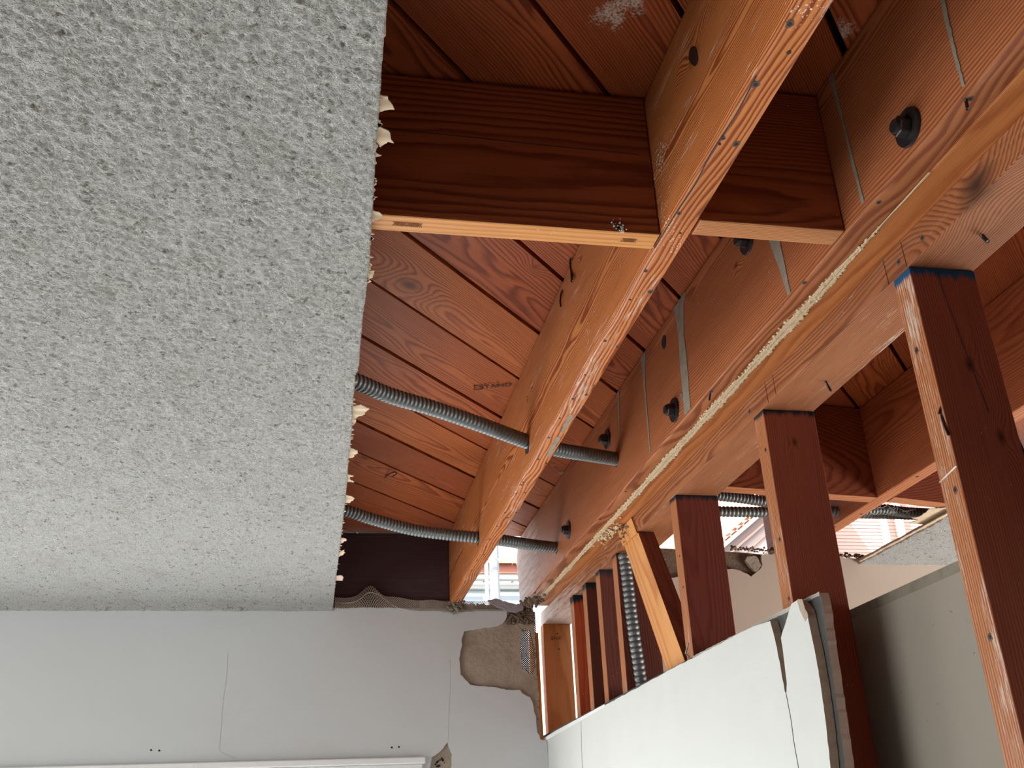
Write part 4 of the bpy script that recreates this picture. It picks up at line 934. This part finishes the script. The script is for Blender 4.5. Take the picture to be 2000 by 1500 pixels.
me, _ = prism(rag([(1.392, 1.94), (1.407, 1.94), (1.407, 2.36), (1.396, 2.36)], 0.01, 0.0015, 5), lambda u, v, d: (u, v, 0.649+d), 0.0, 0.0014)
link('edge_paper', me, (1.4, 2.15, 0.649), M['paper'], pr)

# ================================================================ REST OF THE SHELL (outside the picture)
def slab(name, x0, x1, y0, y1, z0, z1, m, label):
    bm = bmesh.new(); box_bm(bm, x0, x1, y0, y1, z0, z1); return tag(link(name, bm_done(bm), ((x0+x1)/2, (y0+y1)/2, (z0+z1)/2), m), label, kind='structure')
slab('floor', -2.8, 3.4, -2.0, 3.2, -1.79, -1.69, M['floor'], 'bare floor')
me, _ = prism([(-2.0, -1.69), (2.93, -1.69), (2.93, 0.66), (-2.0, 0.66)], lambda u, v, d: (d, u, v), -2.75, -2.63, holes=[[(-0.15, -0.95), (1.95, -0.95), (1.95, 0.45), (-0.15, 0.45)]])
tag(link('wall_left', me, (-2.7, 0.5, 0), M['wallpaint']), 'left wall with its window opening', kind='structure')
slab('wall_behind', -2.8, 3.4, -2.0, -1.82, -1.69, 0.86, flat('dark_no_bounce', (0.14, 0.10, 0.08)), 'wall behind the camera')  # unseen wall given a dark colour to cut bounced light
slab('wall_right', 3.3, 3.4, -1.8, 2.47, -1.69, 0.86, M['beige'], 'right wall of the side room')

# ================================================================ OUTSIDE
slab('ground', -30, 40, 3.3, 45, -2.3, -2.2, M['ground'], 'ground outside')
h1 = empty('house', (1.0, 6.2, -2.2)); tag(h1, 'pale blue neighbour house with red eave seen through the gap at the beam end', 'house')
def hbox(par, nm, x0, x1, y0, y1, z0, z1, m):
    bm = bmesh.new(); box_bm(bm, x0, x1, y0, y1, z0, z1); return link(nm, bm_done(bm), ((x0+x1)/2, (y0+y1)/2, (z0+z1)/2), m, par)
hbox(h1, 'wall', -3.0, 1.75, 6.1, 7.5, -2.2, 1.50, M['bluewhite'])
hbox(h1, 'fascia', -3.1, 1.80, 5.98, 6.05, 1.545, 1.60, M['fascia'])
hbox(h1, 'gutter', -3.1, 1.80, 5.99, 6.06, 1.515, 1.5445, M['bluewhite'])
hbox(h1, 'frieze', -3.0, 1.76, 6.06, 6.0995, 1.47, 1.495, M['trim'])
fr = hbox(h1, 'window', 1.075, 1.30, 6.07, 6.0995, 0.9, 1.45, M['trim']); hbox(fr, 'pane', 1.095, 1.28, 6.062, 6.0695, 0.93, 1.425, M['glass_pale'])
fr = hbox(h1, 'window', 0.86, 1.03, 6.07, 6.0995, 0.9, 1.44, M['trim']); hbox(fr, 'pane', 0.875, 1.015, 6.062, 6.0695, 0.93, 1.42, M['glass_pale'])
for k in range(18):
    x = 0.1+k*0.095; me = bpy.data.meshes.new('m'); bm = bmesh.new(); n = 8
    rows = []
    for (yy, zz) in ((5.95, 1.602), (6.5, 1.61)):
        rows.append([bm.verts.new((x+0.045*math.cos(a), yy, zz+0.045*math.sin(a))) for a in [math.pi*q/n for q in range(n+1)]])
    for q in range(n): bm.faces.new((rows[0][q], rows[0][q+1], rows[1][q+1], rows[1][q]))
    bm.faces.new(rows[0])
    link('roof_tile', bm_done(bm), (x, 6.2, 1.62), M['tile'], h1)
pp = empty('service_pipe', (0.95, 5.2, -2.2)); tag(pp, 'pair of weathered upright pipes tied together outside the gap', 'pipe')
def pray(px, Y):
    R_ = co.rotation_euler.to_matrix(); d = R_ @ Vector(((px-1000)/1961.14, (750-1120)/1961.14, -1.0)); return d.x*Y/d.y
for (px, r_, nm) in ((965, 0.024, 'pipe'), (950, 0.010, 'pipe')):
    x = pray(px, 4.6); link(nm, sweep([(x, 4.6, -2.2), (x+0.002, 4.6, 0.5), (x, 4.6, 1.9)], r_, ring=12), (x, 4.6, 0), M['pipe'], pp)
zt = 1.24; xa = pray(943, 4.6); xb = pray(972, 4.6)
link('tie_wire', sweep([(xa, 4.56, zt-0.01), ((xa+xb)/2, 4.55, zt+0.012), (xb, 4.56, zt)], 0.005, ring=8), (xa, 4.56, zt), M['trim'], pp)

# houses beyond the right gap
# far white wall across the view with horizontal siding boards, facing the viewer
hw = empty('house', (4.2, 8.2, -2.2)); tag(hw, 'sunlit pink siding of the neighbour house beside the ceiling tear', 'house')
for k in range(66):
    z = 1.0+k*0.032; bm = bmesh.new(); vs = []
    for x, y, zz in ((2.6, 8.0, z), (7.5, 8.0, z), (7.5, 8.0, z+0.0335), (2.6, 8.0, z+0.0335), (2.6, 8.03, z), (7.5, 8.03, z), (7.5, 8.015, z+0.0335), (2.6, 8.015, z+0.0335)): vs.append(bm.verts.new((x, y-(0.005 if zz == z else 0), zz)))
    for f in ((0, 1, 2, 3), (4, 5, 6, 7), (0, 1, 5, 4), (1, 2, 6, 5), (2, 3, 7, 6), (3, 0, 4, 7)): bm.faces.new([vs[i] for i in f])
    link('siding_board', bm_done(bm), (5, 8, z), M['siding'], hw)
hbox(hw, 'wall', 2.62, 7.5, 8.04, 10, -2.2, 2.97, M['stucco'])
for x in (5.0, 5.16, 4.2): link('downspout', sweep([(x, 7.93, -2.2), (x, 7.93, 2.9)], 0.035, ring=10), (x, 7.93, 0), M['trim'], hw)
# tile roof slope: rows of barrel tiles with diagonal rows as seen
rt = empty('house_roof', (3.2, 7.2, 2.1)); tag(rt, 'clay tile roof slope of the neighbour house beyond the two dark conduits', 'roof')
slope = 0.62
tile_me = None
for a in range(26):
    for b in range(14):
        u = -0.30+a*0.058; v = b*0.11
        if 3.0+u > 4.1: continue
        c = Vector((3.0+u, 7.05+v*0.85, 2.045+v*slope+u*0.76))
        if tile_me is None:
            bm = bmesh.new(); n = 6; rows = []
            for (yy, r_) in ((0.0, 0.033), (0.14, 0.027)): rows.append([bm.verts.new((r_*math.cos(t), yy*0.85, yy*slope+r_*math.sin(t))) for t in [math.pi*q/n for q in range(n+1)]])
            for q in range(n): bm.faces.new((rows[0][q], rows[0][q+1], rows[1][q+1], rows[1][q]))
            bm.faces.new(rows[0]); me = bm_done(bm); me.transform(Matrix.Translation(c)); tile_me = link('roof_tile', me, c, M['tile'], rt)
        else: share(tile_me, rt, c, name='roof_tile')
me, _ = prism([(2.6, -2.2), (3.95, -2.2), (3.95, 2.745), (2.6, 1.72)], lambda u, v, d: (u, d, v), 7.10, 7.25); link('wall', me, (3.2, 7.2, 1.0), M['stucco'], rt)
for dz, th_, dy in ((0.0, 0.035, 0.10), (-0.10, 0.022, 0.05), (-0.19, 0.018, 0.03), (-0.31, 0.018, 0.03), (-0.42, 0.014, 0.02)):
    me, _ = prism([(2.6, 1.72+dz-th_), (3.95, 2.745+dz-th_), (3.95, 2.745+dz), (2.6, 1.72+dz)], lambda u, v, d: (u, d, v), 7.0995-dy, 7.0995); link('rake_moulding', me, (3.2, 7.08, 2.2+dz), M['siding'], rt)
me, _ = prism([(2.6, 1.735), (4.1, 2.875), (4.1, 2.90), (2.6, 1.76)], lambda u, v, d: (u, 7.05+d*0.85, v+d*slope), 0.0, 1.6); link('roof_underlay', me, (3.3, 7.6, 2.4), M['tile'], rt)
print('meshes', len(bpy.data.objects))
